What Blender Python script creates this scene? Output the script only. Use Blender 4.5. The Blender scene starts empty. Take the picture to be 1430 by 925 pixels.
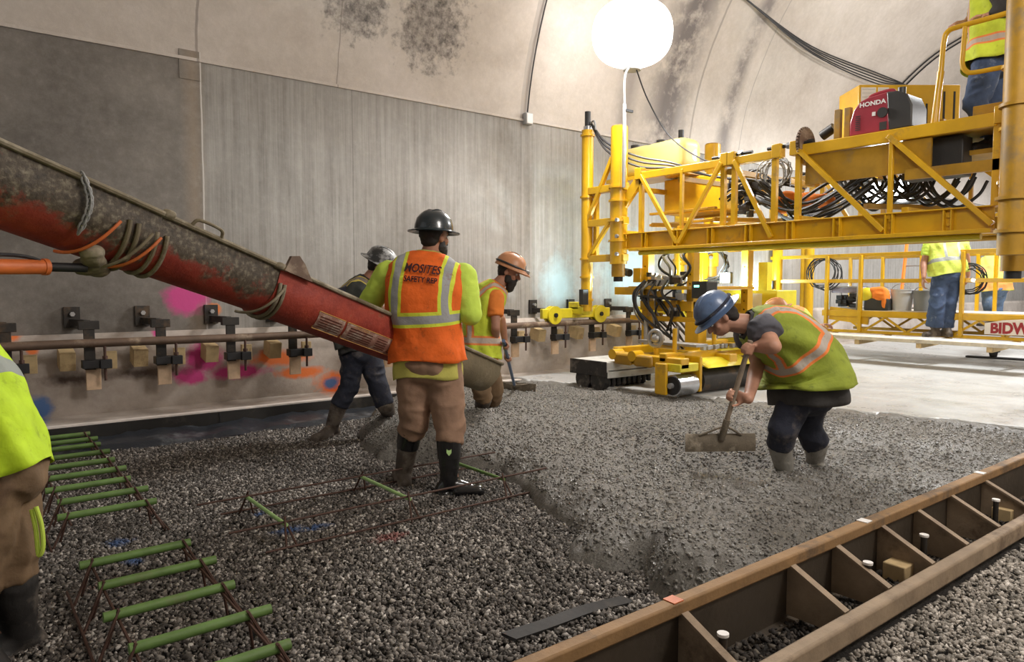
import bpy, math, random
import numpy as np
from mathutils import Vector as V, Matrix
rnd = random.Random(7); nr = np.random.RandomState(7)
C = bpy.context.scene.collection; S = bpy.context.scene
R = math.radians
# ------------------------------------------------------------------ camera
H = 1.38; FPX = 1000.0; PITCH = math.atan(62.5/1000); YAW = R(38)
cam = bpy.data.cameras.new('camera'); co = bpy.data.objects.new('camera', cam); C.objects.link(co)
co.location = (0, 0, H); co.rotation_euler = (R(90)-PITCH, 0, -YAW)
cam.sensor_width = 36; cam.lens = FPX/1430*36; cam.clip_start = .05; S.camera = co
dv = (math.sin(YAW), math.cos(YAW)); rv = (math.cos(YAW), -math.sin(YAW))
cp, sp = math.cos(PITCH), math.sin(PITCH)
def P(px, py, X=None, Y=None, Z=None, t=None):
    """world point seen at a place in the photograph, on a known plane or at depth t"""
    a = (px-715)/FPX; b = -(py-462.5)/FPX
    v = V((dv[0]*cp+rv[0]*a+dv[0]*sp*b, dv[1]*cp+rv[1]*a+dv[1]*sp*b, -sp+cp*b))
    k = X/v.x if X is not None else Y/v.y if Y is not None else (Z-H)/v.z if Z is not None else t
    return v*k+V((0, 0, H))
# ------------------------------------------------------------------ world, lights, exposure
w = bpy.data.worlds.new('world'); S.world = w; w.use_nodes = True
w.node_tree.nodes['Background'].inputs[0].default_value = (.95, .9, .86, 1)
w.node_tree.nodes['Background'].inputs[1].default_value = .36
S.view_settings.view_transform = 'Standard'; S.view_settings.look = 'None'
S.view_settings.exposure = 0.28; S.view_settings.gamma = 1.0
BALLOON = 6.5
VCAM = V((0, 0, H))
def area(name, loc, tgt, size, power, col=(1, .96, .9)):
    l = bpy.data.lights.new(name, 'AREA'); l.shape = 'DISK'; l.size = size; l.energy = power; l.color = col
    o = bpy.data.objects.new(name, l); C.objects.link(o); o.location = loc
    o.rotation_euler = (V(tgt)-V(loc)).to_track_quat('-Z', 'Y').to_euler(); return o
def point(name, loc, power, col=(1, .96, .9), rad=.1):
    l = bpy.data.lights.new(name, 'POINT'); l.energy = power; l.color = col; l.shadow_soft_size = rad
    o = bpy.data.objects.new(name, l); C.objects.link(o); o.location = loc; return o
def spot(name, loc, tgt, power, ang=150, col=(1, .96, .9), rad=.3, blend=.5):
    l = bpy.data.lights.new(name, 'SPOT'); l.energy = power; l.color = col; l.shadow_soft_size = rad; l.spot_size = R(ang); l.spot_blend = blend
    o = bpy.data.objects.new(name, l); C.objects.link(o); o.location = loc
    o.rotation_euler = (V(tgt)-V(loc)).to_track_quat('-Z', 'Y').to_euler(); return o
point('tunnel_lamp_behind_camera', (4.4, -1.5, 4.3), 230, (1, .95, .9), .45)
spot('balloon_down_fill', (6.35, 6.0, 4.08), (5.0, 4.4, 0), 520, 162, (1, .96, .92), .4, .6)  # added spot under the balloon, boosts light on the ground but not the vault
point('work_lamp_on_paver', P(1003, 388, X=7.9)+V((-.25, 0, 0)), 110, (.75, .95, 1), .06)
point('work_lamp_on_bridge', P(1072, 398, X=11.8)+V((-.3, 0, 0)), 40, (.75, .95, 1), .06)
spot('tunnel_lamp_far', (12.0, 3.6, 5.2), (11.5, 3.6, 0), 1100, 165, (.95, .98, 1), .4, .5)
spot('tunnel_lamp_farther', (21, 3.0, 5.2), (21, 3.2, 0), 1300, 165, (.97, .98, 1), .4, .5)
point('fill_light_mid', (3.6, 1.0, 3.6), 130, (1, .95, .9), .5)  # unseen fill light added to lift the overall brightness
point('fill_light_far', (13, 2.2, 4.2), 480, (1, .97, .95), .4)  # unseen fill light added to brighten the far vault
# ------------------------------------------------------------------ materials
M = {}
def nm(name):
    m = bpy.data.materials.new(name); m.use_nodes = True; nt = m.node_tree
    return m, nt, nt.nodes, nt.links, nt.nodes['Principled BSDF']
def ramp(n, l, src, stops):
    r = n.new('ShaderNodeValToRGB'); l.new(src, r.inputs[0]); e = r.color_ramp.elements
    e[0].position, e[0].color = stops[0][0], (*stops[0][1], 1)
    e[1].position, e[1].color = stops[-1][0], (*stops[-1][1], 1)
    for p, c in stops[1:-1]:
        x = e.new(p); x.color = (*c, 1)
    return r.outputs[0]
def noise(n, l, scale, detail=6, rough=.6, vec=None, st=(1, 1, 1)):
    t = n.new('ShaderNodeTexNoise'); t.inputs['Scale'].default_value = scale
    t.inputs['Detail'].default_value = detail; t.inputs['Roughness'].default_value = rough
    if vec is None:
        g = n.new('ShaderNodeNewGeometry'); vec = g.outputs['Position']
    if st != (1, 1, 1):
        mp = n.new('ShaderNodeMapping'); mp.inputs['Scale'].default_value = st; l.new(vec, mp.inputs[0]); vec = mp.outputs[0]
    l.new(vec, t.inputs['Vector']); return t.outputs['Fac']
def mixc(n, l, f, a, b, mode='MIX'):
    m = n.new('ShaderNodeMix'); m.data_type = 'RGBA'; m.blend_type = mode
    for sock, val in ((0, f), (6, a), (7, b)):
        if hasattr(val, 'links'): l.new(val, m.inputs[sock])
        elif sock == 0: m.inputs[0].default_value = val
        else: m.inputs[sock].default_value = (*val, 1)
    return m.outputs[2]
def ma(n, l, op, a, b=None, c=None, clamp=False):
    m = n.new('ShaderNodeMath'); m.operation = op; m.use_clamp = clamp
    for i, x in enumerate((a, b, c)):
        if x is None: continue
        if hasattr(x, 'links'): l.new(x, m.inputs[i])
        else: m.inputs[i].default_value = x
    return m.outputs[0]
def bump(n, l, bs, h, strength=.3, dist=.02):
    b = n.new('ShaderNodeBump'); b.inputs['Strength'].default_value = strength; b.inputs['Distance'].default_value = dist
    l.new(h, b.inputs['Height']); l.new(b.outputs[0], bs.inputs['Normal'])
def mat(name, col, rough=.6, metal=0, var=.25, scale=8, bmp=.15, dirt=None, dirtamt=.5, coat=0):
    m, nt, n, l, bs = nm(name)
    f = noise(n, l, scale, vec=None)
    c2 = tuple(x*(1-var) for x in col)
    c = ramp(n, l, f, [(.3, c2), (.7, col)])
    if dirt:
        g = noise(n, l, scale*.45, 8, .7)
        c = mixc(n, l, ramp(n, l, g, [(dirtamt-.06, (1, 1, 1)), (dirtamt+.06, (0, 0, 0))]), c, dirt)
    l.new(c, bs.inputs['Base Color']); bs.inputs['Roughness'].default_value = rough; bs.inputs['Metallic'].default_value = metal
    bs.inputs['Coat Weight'].default_value = coat
    if bmp: bump(n, l, bs, noise(n, l, scale*6), bmp, .005)
    M[name] = m; return m
def emit(name, col, s):
    m, nt, n, l, bs = nm(name); bs.inputs['Base Color'].default_value = (*col, 1)
    bs.inputs['Emission Color'].default_value = (*col, 1); bs.inputs['Emission Strength'].default_value = s; M[name] = m
emit('balloon', (1, .96, .93), BALLOON); emit('lamp_lens', (.75, .95, 1), 150); emit('lamp_lens_soft', (.92, .96, 1), 35); emit('led_green', (.2, 1, .6), 3)
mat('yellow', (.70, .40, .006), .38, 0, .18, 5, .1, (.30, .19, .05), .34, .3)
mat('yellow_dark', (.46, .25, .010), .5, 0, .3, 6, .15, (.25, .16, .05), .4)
mat('lime_yellow', (.78, .66, .03), .4, 0, .2, 6, .1, (.35, .27, .06), .36, .2)
mat('black_metal', (.03, .03, .032), .5, .3, .3, 9)
mat('dark_steel', (.055, .05, .045), .6, .5, .4, 9, .2, (.12, .08, .05), .42)
mat('chrome', (.55, .57, .6), .25, .9, .2, 9, .05)
mat('silver', (.42, .42, .42), .4, .6, .2, 9)
mat('rust_pipe', (.17, .11, .075), .6, .2, .4, 7, .3, (.32, .25, .18), .4)
mat('rust_wire', (.10, .05, .035), .7, .2, .4, 20, .2)
mat('rail_rust', (.34, .20, .085), .65, .1, .35, 9, .4, (.14, .09, .05), .42)
mat('rail_worn', (.36, .27, .18), .7, .1, .35, 9, .4, (.16, .11, .07), .42)
mat('form_plate', (.085, .065, .045), .65, .3, .4, 5, .4, (.07, .055, .04), .45)
mat('green_bar', (.15, .27, .07), .5, 0, .35, 12, .15, (.16, .2, .08), .38)
mat('green_pale', (.42, .66, .26), .5, 0, .25, 12, .15)
mat('kerb_black', (.022, .02, .018), .55, .1, .4, 6, .2, (.06, .05, .04), .4)
mat('kerb_top', (.85, .78, .72), .7, 0, .25, 8)
mat('plastic_sheet', (.028, .033, .042), .32, 0, .3, 5, .6, (.16, .17, .18), .4)
mat('plywood', (.62, .46, .24), .75, 0, .3, 9, .2, (.35, .24, .12), .38)
mat('lumber', (.74, .52, .34), .75, 0, .3, 12, .2)
mat('plank', (.70, .64, .52), .75, 0, .3, 6, .3, (.42, .38, .33), .42)
mat('red_paint', (.36, .045, .025), .42, .1, .35, 6, .15, (.11, .035, .02), .42, .3)
mat('orange_paint', (.70, .17, .04), .5, 0, .3, 8)
mat('cable_black', (.02, .02, .022), .5, 0, .3, 20)
mat('cable_grey', (.3, .3, .29), .5, 0, .3, 20)
mat('rubber', (.03, .028, .027), .6, 0, .5, 12, .3, (.14, .12, .10), .42)
mat('rubber_mud', (.10, .078, .062), .7, 0, .4, 12, .5, (.19, .16, .13), .45)
mat('rubber_cement', (.30, .29, .26), .7, 0, .3, 10, .5, (.14, .12, .10), .42)
mat('boot_black', (.012, .012, .013), .22, 0, .3, 12, .1, coat=.4)
mat('skin', (.52, .27, .18), .55, 0, .2, 14, .08)
mat('skin_tan', (.42, .20, .125), .55, 0, .2, 14, .08)
mat('glove_skin', (.34, .17, .12), .6, 0, .4, 30, .1)
mat('hair', (.02, .013, .01), .6, 0, .5, 60, .8)
mat('eye_white', (.8, .8, .78), .3, 0, 0, 5, 0)
mat('khaki', (.36, .22, .145), .85, 0, .35, 7, .5, (.22, .13, .09), .38)
mat('khaki_dark', (.22, .14, .075), .85, 0, .35, 9, .5, (.12, .07, .04), .42)
mat('denim', (.055, .09, .18), .85, 0, .4, 14, .5, (.20, .24, .32), .36)
mat('denim_light', (.14, .22, .36), .85, 0, .4, 14, .5, (.30, .36, .45), .36)
mat('denim_dark', (.022, .026, .045), .85, 0, .4, 14, .5, (.09, .08, .08), .4)
mat('lime_tee', (.60, .80, .10), .85, 0, .12, 6, .5)
mat('lime_tee_dirty', (.66, .62, .14), .85, 0, .3, 6, .5, (.34, .26, .08), .36)
mat('orange_tee', (.85, .25, .04), .85, 0, .15, 10, .4)
mat('grey_tee', (.10, .10, .12), .85, 0, .3, 10, .4)
mat('dark_shirt', (.045, .042, .04), .85, 0, .35, 9, .5)
mat('hat_black', (.018, .028, .034), .25, 0, .3, 9, .05, coat=.5)
mat('hat_blue', (.12, .19, .34), .35, 0, .3, 9, .1, (.06, .08, .13), .38, .3)
mat('hat_tan', (.58, .27, .13), .4, 0, .2, 9, .1)
mat('hat_camo', (.35, .36, .36), .4, 0, .1, 20, .1, (.03, .03, .03), .5)
mat('hat_white', (.8, .8, .78), .4, 0, .1, 20, .1)
mat('wood_handle', (.33, .26, .19), .7, 0, .35, 18, .3, (.2, .17, .14), .42)
mat('blue_tape', (.10, .16, .28), .5)
mat('rake_metal', (.17, .14, .10), .7, .2, .4, 14, .5, (.30, .26, .2), .42)
mat('tank_yellow', (.74, .62, .20), .45, 0, .08, 3, .05, coat=.2)
mat('maroon', (.33, .03, .05), .35, 0, .15, 8, .05, coat=.4)
mat('black_plastic', (.035, .035, .035), .45, 0, .2, 8)
mat('white_paint', (.8, .79, .77), .5, 0, .08, 8)
mat('grey_paint', (.42, .43, .44), .5, 0, .15, 8)
mat('bucket_white', (.62, .62, .64), .5, 0, .15, 5, .05)
mat('bucket_grey', (.25, .27, .29), .5, 0, .15, 5, .05)
mat('ink', (.04, .01, .015), .8, 0, 0, 5, 0)
mat('sign_red', (.33, .02, .03), .6, 0, .1, 9, 0)
mat('sign_white', (.8, .74, .68), .6, 0, .1, 9, .05)
mat('sticker', (.42, .22, .17), .6, 0, .3, 30, 0, (.6, .5, .42), .45)
mat('sticker_line', (.12, .03, .02), .6, 0, .3, 30, 0)
mat('sticker_edge', (.72, .42, .12), .6, 0, .2, 30, 0)
mat('spout_mud', (.22, .18, .11), .75, 0, .4, 7, .6, (.34, .30, .22), .44)
mat('hood_white', (.60, .60, .56), .7, 0, .2, 7, .3, (.3, .29, .26), .4)
mat('logo_green', (.5, .75, .3), .6, 0, .1, 9, 0)
mat('orange_cloth', (.9, .25, .03), .85, 0, .25, 9, .5)
mat('purple_cloth', (.34, .32, .42), .85, 0, .2, 9, .5)
mat('blue_box', (.10, .13, .2), .5)

def chute_mat():
    m, nt, n, l, bs = nm('chute_paint')
    a = n.new('ShaderNodeAttribute'); a.attribute_name = 'rim'
    f = noise(n, l, 7, 8, .7); g = noise(n, l, 40, 4, .6)
    red = ramp(n, l, f, [(.3, (.20, .022, .016)), (.6, (.38, .055, .03)), (.8, (.50, .11, .05))])
    k = ma(n, l, 'ADD', a.outputs['Fac'], ma(n, l, 'MULTIPLY', ma(n, l, 'SUBTRACT', f, .5), 1.6))
    k = ramp(n, l, k, [(.38, (0, 0, 0)), (.62, (1, 1, 1))])
    grime = ramp(n, l, g, [(.3, (.035, .026, .018)), (.52, (.085, .065, .042)), (.72, (.23, .20, .14))])
    l.new(mixc(n, l, k, red, grime), bs.inputs['Base Color']); bs.inputs['Roughness'].default_value = .55
    bump(n, l, bs, noise(n, l, 30, 8, .7), .5, .012); M['chute'] = m
chute_mat()

def vest_mat(name, base, trim, core, hbands, vbands, vmin=0, shoulder=None, tw=.042, cw=.024):
    """hi-vis cloth: tape layout in garment coordinates (across, up)"""
    m, nt, n, l, bs = nm(name)
    u = n.new('ShaderNodeUVMap'); u.uv_map = 'cloth'; s = n.new('ShaderNodeSeparateXYZ'); l.new(u.outputs[0], s.inputs[0])
    x = ma(n, l, 'SUBTRACT', s.outputs[0], .5); y = s.outputs[1]
    x = ma(n, l, 'ADD', x, ma(n, l, 'MULTIPLY', ma(n, l, 'SUBTRACT', noise(n, l, 6, 2), .5), .02))
    def near(val, c0, hw):
        return ma(n, l, 'LESS_THAN', ma(n, l, 'ABSOLUTE', ma(n, l, 'SUBTRACT', val, c0)), hw)
    def union(hw):
        acc = None
        for h0 in hbands:
            b = near(y, h0, hw); acc = b if acc is None else ma(n, l, 'MAXIMUM', acc, b)
        ax = ma(n, l, 'ABSOLUTE', x); up = ma(n, l, 'GREATER_THAN', y, vmin)
        for v0, slope in vbands:
            vx = ma(n, l, 'SUBTRACT', ax, ma(n, l, 'MULTIPLY', y, slope))
            b = ma(n, l, 'MULTIPLY', near(vx, v0, hw), up); acc = b if acc is None else ma(n, l, 'MAXIMUM', acc, b)
        return acc
    f = noise(n, l, 7, 6, .6)
    c = ramp(n, l, f, [(.3, tuple(k*.78 for k in base)), (.6, base)])
    if hbands or vbands:
        c = mixc(n, l, union(tw), c, trim); c = mixc(n, l, union(cw), c, core)
    d = noise(n, l, 14, 8, .7)
    c = mixc(n, l, ramp(n, l, d, [(.30, (.6, .6, .6)), (.42, (0, 0, 0))]), c, tuple(k*.35 for k in base))
    l.new(c, bs.inputs['Base Color']); bs.inputs['Roughness'].default_value = .8
    bump(n, l, bs, noise(n, l, 9, 4, .5), .5, .03); M[name] = m
ORG = (.92, .16, .015); YLM = (.72, .80, .06); SIL = (.36, .37, .38); LIM = (.27, .33, .03)
vest_mat('vest_orange', ORG, YLM, SIL, [.30], [(.165, 0.0)], .3, tw=.047, cw=.025)
vest_mat('vest_lime', LIM, (.80, .22, .05), (.42, .37, .32), [.30], [(.19, 0)], .30)
vest_mat('vest_lime2', (.60, .72, .05), (.82, .26, .07), (.5, .42, .36), [.16], [(.13, 0)], .16)
vest_mat('vest_black', (.035, .04, .035), (.6, .5, .1), (.2, .17, .15), [.36], [(.15, 0)], .2)
vest_mat('tee_suspenders', (.72, .86, .14), (.72, .86, .14), (.36, .38, .36), [.18], [(.10, 0)], .18, tw=.02, cw=.018)
vest_mat('vest_far', (.62, .66, .10), (.85, .3, .08), (.6, .42, .36), [.06, .26], [], 0, tw=.05, cw=.0)
vest_mat('vest_edge', (.55, .80, .02), (.3, .33, .3), (.3, .33, .3), [.34], [], 0, tw=.03, cw=.02)

# ------------------------------------------------------------------ mesh helpers
class MB:
    def __init__(s): s.v = []; s.f = []
    def add(s, vs, fs):
        o = len(s.v); s.v += [tuple(p) for p in vs]; s.f += [tuple(i+o for i in f) for f in fs]; return s
    def box(s, c, size, rot=None):
        c = V(c); q = []
        for dx in (-.5, .5):
            for dy in (-.5, .5):
                for dz in (-.5, .5):
                    p = V((dx*size[0], dy*size[1], dz*size[2]))
                    if rot is not None: p = rot @ p
                    q.append(c+p)
        return s.add(q, [(0, 1, 3, 2), (4, 6, 7, 5), (0, 4, 5, 1), (2, 3, 7, 6), (0, 2, 6, 4), (1, 5, 7, 3)])
    def mm(s, a, b):
        a = V(a); b = V(b); return s.box((a+b)/2, [abs(x) for x in (b-a)])
    def frame(s, a, b, up=(0, 0, 1)):
        d = (V(b)-V(a)).normalized(); u = V(up)
        if abs(d.dot(u)) > .98: u = V((1, 0, 0))
        x = d.cross(u).normalized(); y = x.cross(d).normalized(); return d, x, y
    def beam(s, a, b, w, h, up=(0, 0, 1)):
        d, x, y = s.frame(a, b, up); a = V(a); b = V(b); q = []
        for p in (a, b):
            for i, j in ((-1, -1), (1, -1), (1, 1), (-1, 1)): q.append(p+x*w/2*i+y*h/2*j)
        return s.add(q, [(3, 2, 1, 0), (4, 5, 6, 7), (0, 1, 5, 4), (1, 2, 6, 5), (2, 3, 7, 6), (3, 0, 4, 7)])
    def ibeam(s, a, b, w, h, t=.012, up=(0, 0, 1)):
        d, x, y = s.frame(a, b, up); a = V(a); b = V(b)
        s.beam(a, b, t, h, up); s.beam(a+y*(h/2-t/2), b+y*(h/2-t/2), w, t, up); s.beam(a-y*(h/2-t/2), b-y*(h/2-t/2), w, t, up); return s
    def tube(s, pts, r, n=8, cap=True):
        pts = [V(p) for p in pts]; k = len(pts); rr = r if isinstance(r, (list, tuple)) else [r]*k
        d = (pts[1]-pts[0]).normalized(); u = V((0, 0, 1)) if abs(d.z) < .9 else V((1, 0, 0))
        x = d.cross(u).normalized(); q = []
        for i, p in enumerate(pts):
            if i == 0: d = pts[1]-pts[0]
            elif i == k-1: d = pts[-1]-pts[-2]
            else: d = (pts[i+1]-p).normalized()+(p-pts[i-1]).normalized()
            if d.length < 1e-9: d = V((0, 0, 1))
            d.normalize(); x = (x-d*x.dot(d)); x.normalize(); y = d.cross(x)
            for j in range(n):
                a = 2*math.pi*j/n; q.append(p+(x*math.cos(a)+y*math.sin(a))*rr[i])
        fs = [(i*n+j, i*n+(j+1) % n, (i+1)*n+(j+1) % n, (i+1)*n+j) for i in range(k-1) for j in range(n)]
        if cap: fs += [tuple(reversed(range(n))), tuple((k-1)*n+j for j in range(n))]
        return s.add(q, fs)
    def cyl(s, a, b, r, n=20, r2=None): return s.tube([a, b], [r, r if r2 is None else r2], n)
    def ell(s, c, rad, rot=None, nu=16, nv=12):
        c = V(c); q = []
        for i in range(nv+1):
            ph = math.pi*i/nv
            for j in range(nu):
                a = 2*math.pi*j/nu; p = V((rad[0]*math.sin(ph)*math.cos(a), rad[1]*math.sin(ph)*math.sin(a), rad[2]*math.cos(ph)))
                if rot is not None: p = rot @ p
                q.append(c+p)
        return s.add(q, [(i*nu+j, (i+1)*nu+j, (i+1)*nu+(j+1) % nu, i*nu+(j+1) % nu) for i in range(nv) for j in range(nu)])
    def cap(s, a, b, ra, rb=None, n=12):
        """capsule between two joints"""
        a = V(a); b = V(b); rb = ra if rb is None else rb; d = (b-a).normalized(); pts = []; rr = []
        for i in range(4):
            t = math.pi/2*(i+.15)/4.15; pts.append(a-d*ra*math.cos(t)); rr.append(ra*math.sin(t))
        pts += [a, b]; rr += [ra, rb]
        for i in range(3, -1, -1):
            t = math.pi/2*(i+.15)/4.15; pts.append(b+d*rb*math.cos(t)); rr.append(rb*math.sin(t))
        return s.tube(pts, rr, n)
    def torus(s, c, ax, R0, r, n=28, m=8, wob=0):
        ax = V(ax).normalized(); u = ax.orthogonal().normalized(); v = ax.cross(u)
        pts = [V(c)+(u*math.cos(2*math.pi*i/n)+v*math.sin(2*math.pi*i/n))*(R0*(1+wob*rnd.uniform(-1, 1))) for i in range(n)]
        return s.tube(pts+[pts[0], pts[1]], r, m, False)
    def poly(s, outline, thick, fn):
        """outline of (u, v) given thickness; fn(u, v, w) -> point"""
        k = len(outline); q = [fn(u, v, 0) for u, v in outline]+[fn(u, v, thick) for u, v in outline]
        return s.add(q, [tuple(range(k)), tuple(reversed(range(k, 2*k)))]+[(i, i+k, (i+1) % k+k, (i+1) % k) for i in range(k)])
    def build(s, name, m, parent=None, smooth=True, bevel=0, ang=38):
        me = bpy.data.meshes.new(name); me.from_pydata(s.v, [], s.f); me.validate(); me.update()
        o = bpy.data.objects.new(name, me); C.objects.link(o)
        me.materials.append(M[m] if isinstance(m, str) else m)
        if parent is not None:
            o.parent = parent; off = wloc(parent)
        else:
            a = np.array(s.v); off = V(((a[:, 0].min()+a[:, 0].max())/2, (a[:, 1].min()+a[:, 1].max())/2, a[:, 2].min())); o.location = off
        me.transform(Matrix.Translation(-off))
        import bmesh
        b = bmesh.new(); b.from_mesh(me); bmesh.ops.recalc_face_normals(b, faces=b.faces); b.to_mesh(me); b.free()
        if smooth:
            me.shade_smooth(); me.set_sharp_from_angle(angle=R(ang))
        if bevel:
            bm = o.modifiers.new('bevel', 'BEVEL'); bm.width = bevel; bm.segments = 2; bm.limit_method = 'ANGLE'; bm.angle_limit = R(40)
        return o
def wloc(o):
    p = V((0, 0, 0))
    while o is not None: p = p+o.location; o = o.parent
    return p
def tag(o, label=None, cat=None, group=None, kind=None):
    if label: o['label'] = label
    if cat: o['category'] = cat
    if group: o['group'] = group
    if kind: o['kind'] = kind
    return o
def thing(name, label, cat, loc, group=None):
    o = bpy.data.objects.new(name, None); C.objects.link(o); o.location = loc; o.empty_display_size = .1
    return tag(o, label, cat, group)
def copy_tree(o, parent=None):
    c = o.copy(); C.objects.link(c); c.parent = parent
    for ch in [x for x in bpy.data.objects if x.parent == o]: copy_tree(ch, c)
    return c
def structure(o): o['kind'] = 'structure'; return o
def arc(c, r, a0, a1, ux, uy, n=10):
    return [V(c)+V(ux)*r*math.cos(a0+(a1-a0)*i/n)+V(uy)*r*math.sin(a0+(a1-a0)*i/n) for i in range(n+1)]
def curve(pts, k=8):
    """smooth path through points"""
    pts = [V(p) for p in pts]; e = [pts[0]*2-pts[1]]+pts+[pts[-1]*2-pts[-2]]; out = []
    for i in range(1, len(e)-2):
        a, b, c, d = e[i-1:i+3]
        for j in range(k):
            t = j/k; out.append(.5*((2*b)+(c-a)*t+(2*a-5*b+4*c-d)*t*t+(3*b-a-3*c+d)*t**3))
    return out+[pts[-1]]
def remeshed(mb, name, m, parent, vox=.01, it=3, wr=0, wscale=9, seed=0):
    """fuse overlapping volumes into one continuous skin"""
    me = bpy.data.meshes.new('tmp'); me.from_pydata(mb.v, [], mb.f); me.update()
    o = bpy.data.objects.new('tmp', me); C.objects.link(o)
    r = o.modifiers.new('r', 'REMESH'); r.mode = 'VOXEL'; r.voxel_size = vox; r.use_smooth_shade = True
    sm = o.modifiers.new('s', 'SMOOTH'); sm.iterations = it; sm.factor = .6
    dg = bpy.context.evaluated_depsgraph_get(); dg.update()
    nme = bpy.data.meshes.new_from_object(o.evaluated_get(dg)); nme.name = name
    bpy.data.objects.remove(o); bpy.data.meshes.remove(me)
    off = wloc(parent)
    nme.materials.clear(); nme.materials.append(M[m] if isinstance(m, str) else m)
    k = len(nme.vertices); a = np.empty(k*3); nme.vertices.foreach_get('co', a); a = a.reshape(-1, 3)
    if wr:
        nrm = np.empty(k*3); nme.vertices.foreach_get('normal', nrm); nrm = nrm.reshape(-1, 3)
        a0 = a+seed*1.7; wq = vnoise3(a0*3.1)-.5
        q = a0*[wscale*.55, wscale*.55, wscale*1.0]+wq[:, None]*[1.5, 1.5, 3.0]
        f = 1-2*np.abs(vnoise3(q)*2-1); f2 = vnoise3(a0*wscale*2.4)-.5
        a = a+nrm*((f*.9+f2*.5)*wr)[:, None]
    a = a-np.array(off); nme.vertices.foreach_set('co', a.ravel()); nme.update()
    nme.shade_smooth()
    o = bpy.data.objects.new(name, nme); C.objects.link(o); o.parent = parent; return o
def vnoise(x, y, sc, seed=0):
    x = x*sc+1000; y = y*sc+1000; xi = np.floor(x).astype(int); yi = np.floor(y).astype(int); fx = x-xi; fy = y-yi
    fx = fx*fx*(3-2*fx); fy = fy*fy*(3-2*fy)
    def h(a, b):
        q = (a*374761393+b*668265263+seed*974711) & 0x7fffffff; q = ((q ^ (q >> 13))*1274126177) & 0x7fffffff; return (q % 10007)/10007.
    return (h(xi, yi)*(1-fx)+h(xi+1, yi)*fx)*(1-fy)+(h(xi, yi+1)*(1-fx)+h(xi+1, yi+1)*fx)*fy
def vnoise3(p):
    p = np.asarray(p)+500.; i = np.floor(p).astype(np.int64); f = p-i; f = f*f*(3-2*f)
    def h(a, b, c):
        q = (a*374761393+b*668265263+c*1440662683) & 0x7fffffff; q = ((q ^ (q >> 13))*1274126177) & 0x7fffffff; return (q % 10007)/10007.
    o = 0
    for dx in (0, 1):
        for dy in (0, 1):
            for dz in (0, 1):
                w_ = (f[:, 0] if dx else 1-f[:, 0])*(f[:, 1] if dy else 1-f[:, 1])*(f[:, 2] if dz else 1-f[:, 2]); o = o+w_*h(i[:, 0]+dx, i[:, 1]+dy, i[:, 2]+dz)
    return o
def text_mesh(txt, size, shear=0, bold=.0):
    cu = bpy.data.curves.new('t', 'FONT'); cu.body = txt; cu.size = size; cu.align_x = 'CENTER'; cu.shear = shear; cu.offset = bold; cu.resolution_u = 3
    o = bpy.data.objects.new('t', cu); C.objects.link(o); dg = bpy.context.evaluated_depsgraph_get(); dg.update()
    me = bpy.data.meshes.new_from_object(o.evaluated_get(dg)); vs = [v.co.copy() for v in me.vertices]; fs = [tuple(p.vertices) for p in me.polygons]
    bpy.data.objects.remove(o); bpy.data.meshes.remove(me); return vs, fs
def letter(name, txt, size, fn, m, parent, shear=0, bold=0, thick=.002):
    vs, fs = text_mesh(txt, size, shear, bold); mb = MB()
    mb.add([fn(v.x, v.y, thick) for v in vs], fs)
    return mb.build(name, m, parent, smooth=False)

# ------------------------------------------------------------------ the setting
WY = 7.55; CY = 2.6; CZ = 3.0; RV = 5.0
def stain_or_light_factor(n, l, pos, pts, grow=1.0, nscale=5, namp=.5):
    """mask of blotches at given wall places"""
    acc = None
    nz = noise(n, l, nscale, 8, .7)
    for (c, rad) in pts:
        d = n.new('ShaderNodeVectorMath'); d.operation = 'SUBTRACT'; l.new(pos, d.inputs[0]); d.inputs[1].default_value = c
        dd = n.new('ShaderNodeVectorMath'); dd.operation = 'DIVIDE'; l.new(d.outputs[0], dd.inputs[0]); dd.inputs[1].default_value = rad
        ln = n.new('ShaderNodeVectorMath'); ln.operation = 'LENGTH'; l.new(dd.outputs[0], ln.inputs[0])
        k = ma(n, l, 'ADD', ln.outputs['Value'], ma(n, l, 'MULTIPLY', ma(n, l, 'SUBTRACT', nz, .5), namp*4))
        k = ma(n, l, 'SUBTRACT', 1.25, k, clamp=True); acc = k if acc is None else ma(n, l, 'MAXIMUM', acc, k)
    return ma(n, l, 'MULTIPLY', acc, 2.2*grow, clamp=True)
def on_vault(px, py):
    v = P(px, py, t=1)-V((0, 0, H)); a = v.y**2+v.z**2; b = 2*(v.y*(-CY)+v.z*(H-CZ)); c = CY**2+(H-CZ)**2-RV**2
    t = (-b+math.sqrt(b*b-4*a*c))/2/a; return V((0, 0, H))+v*t
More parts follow.
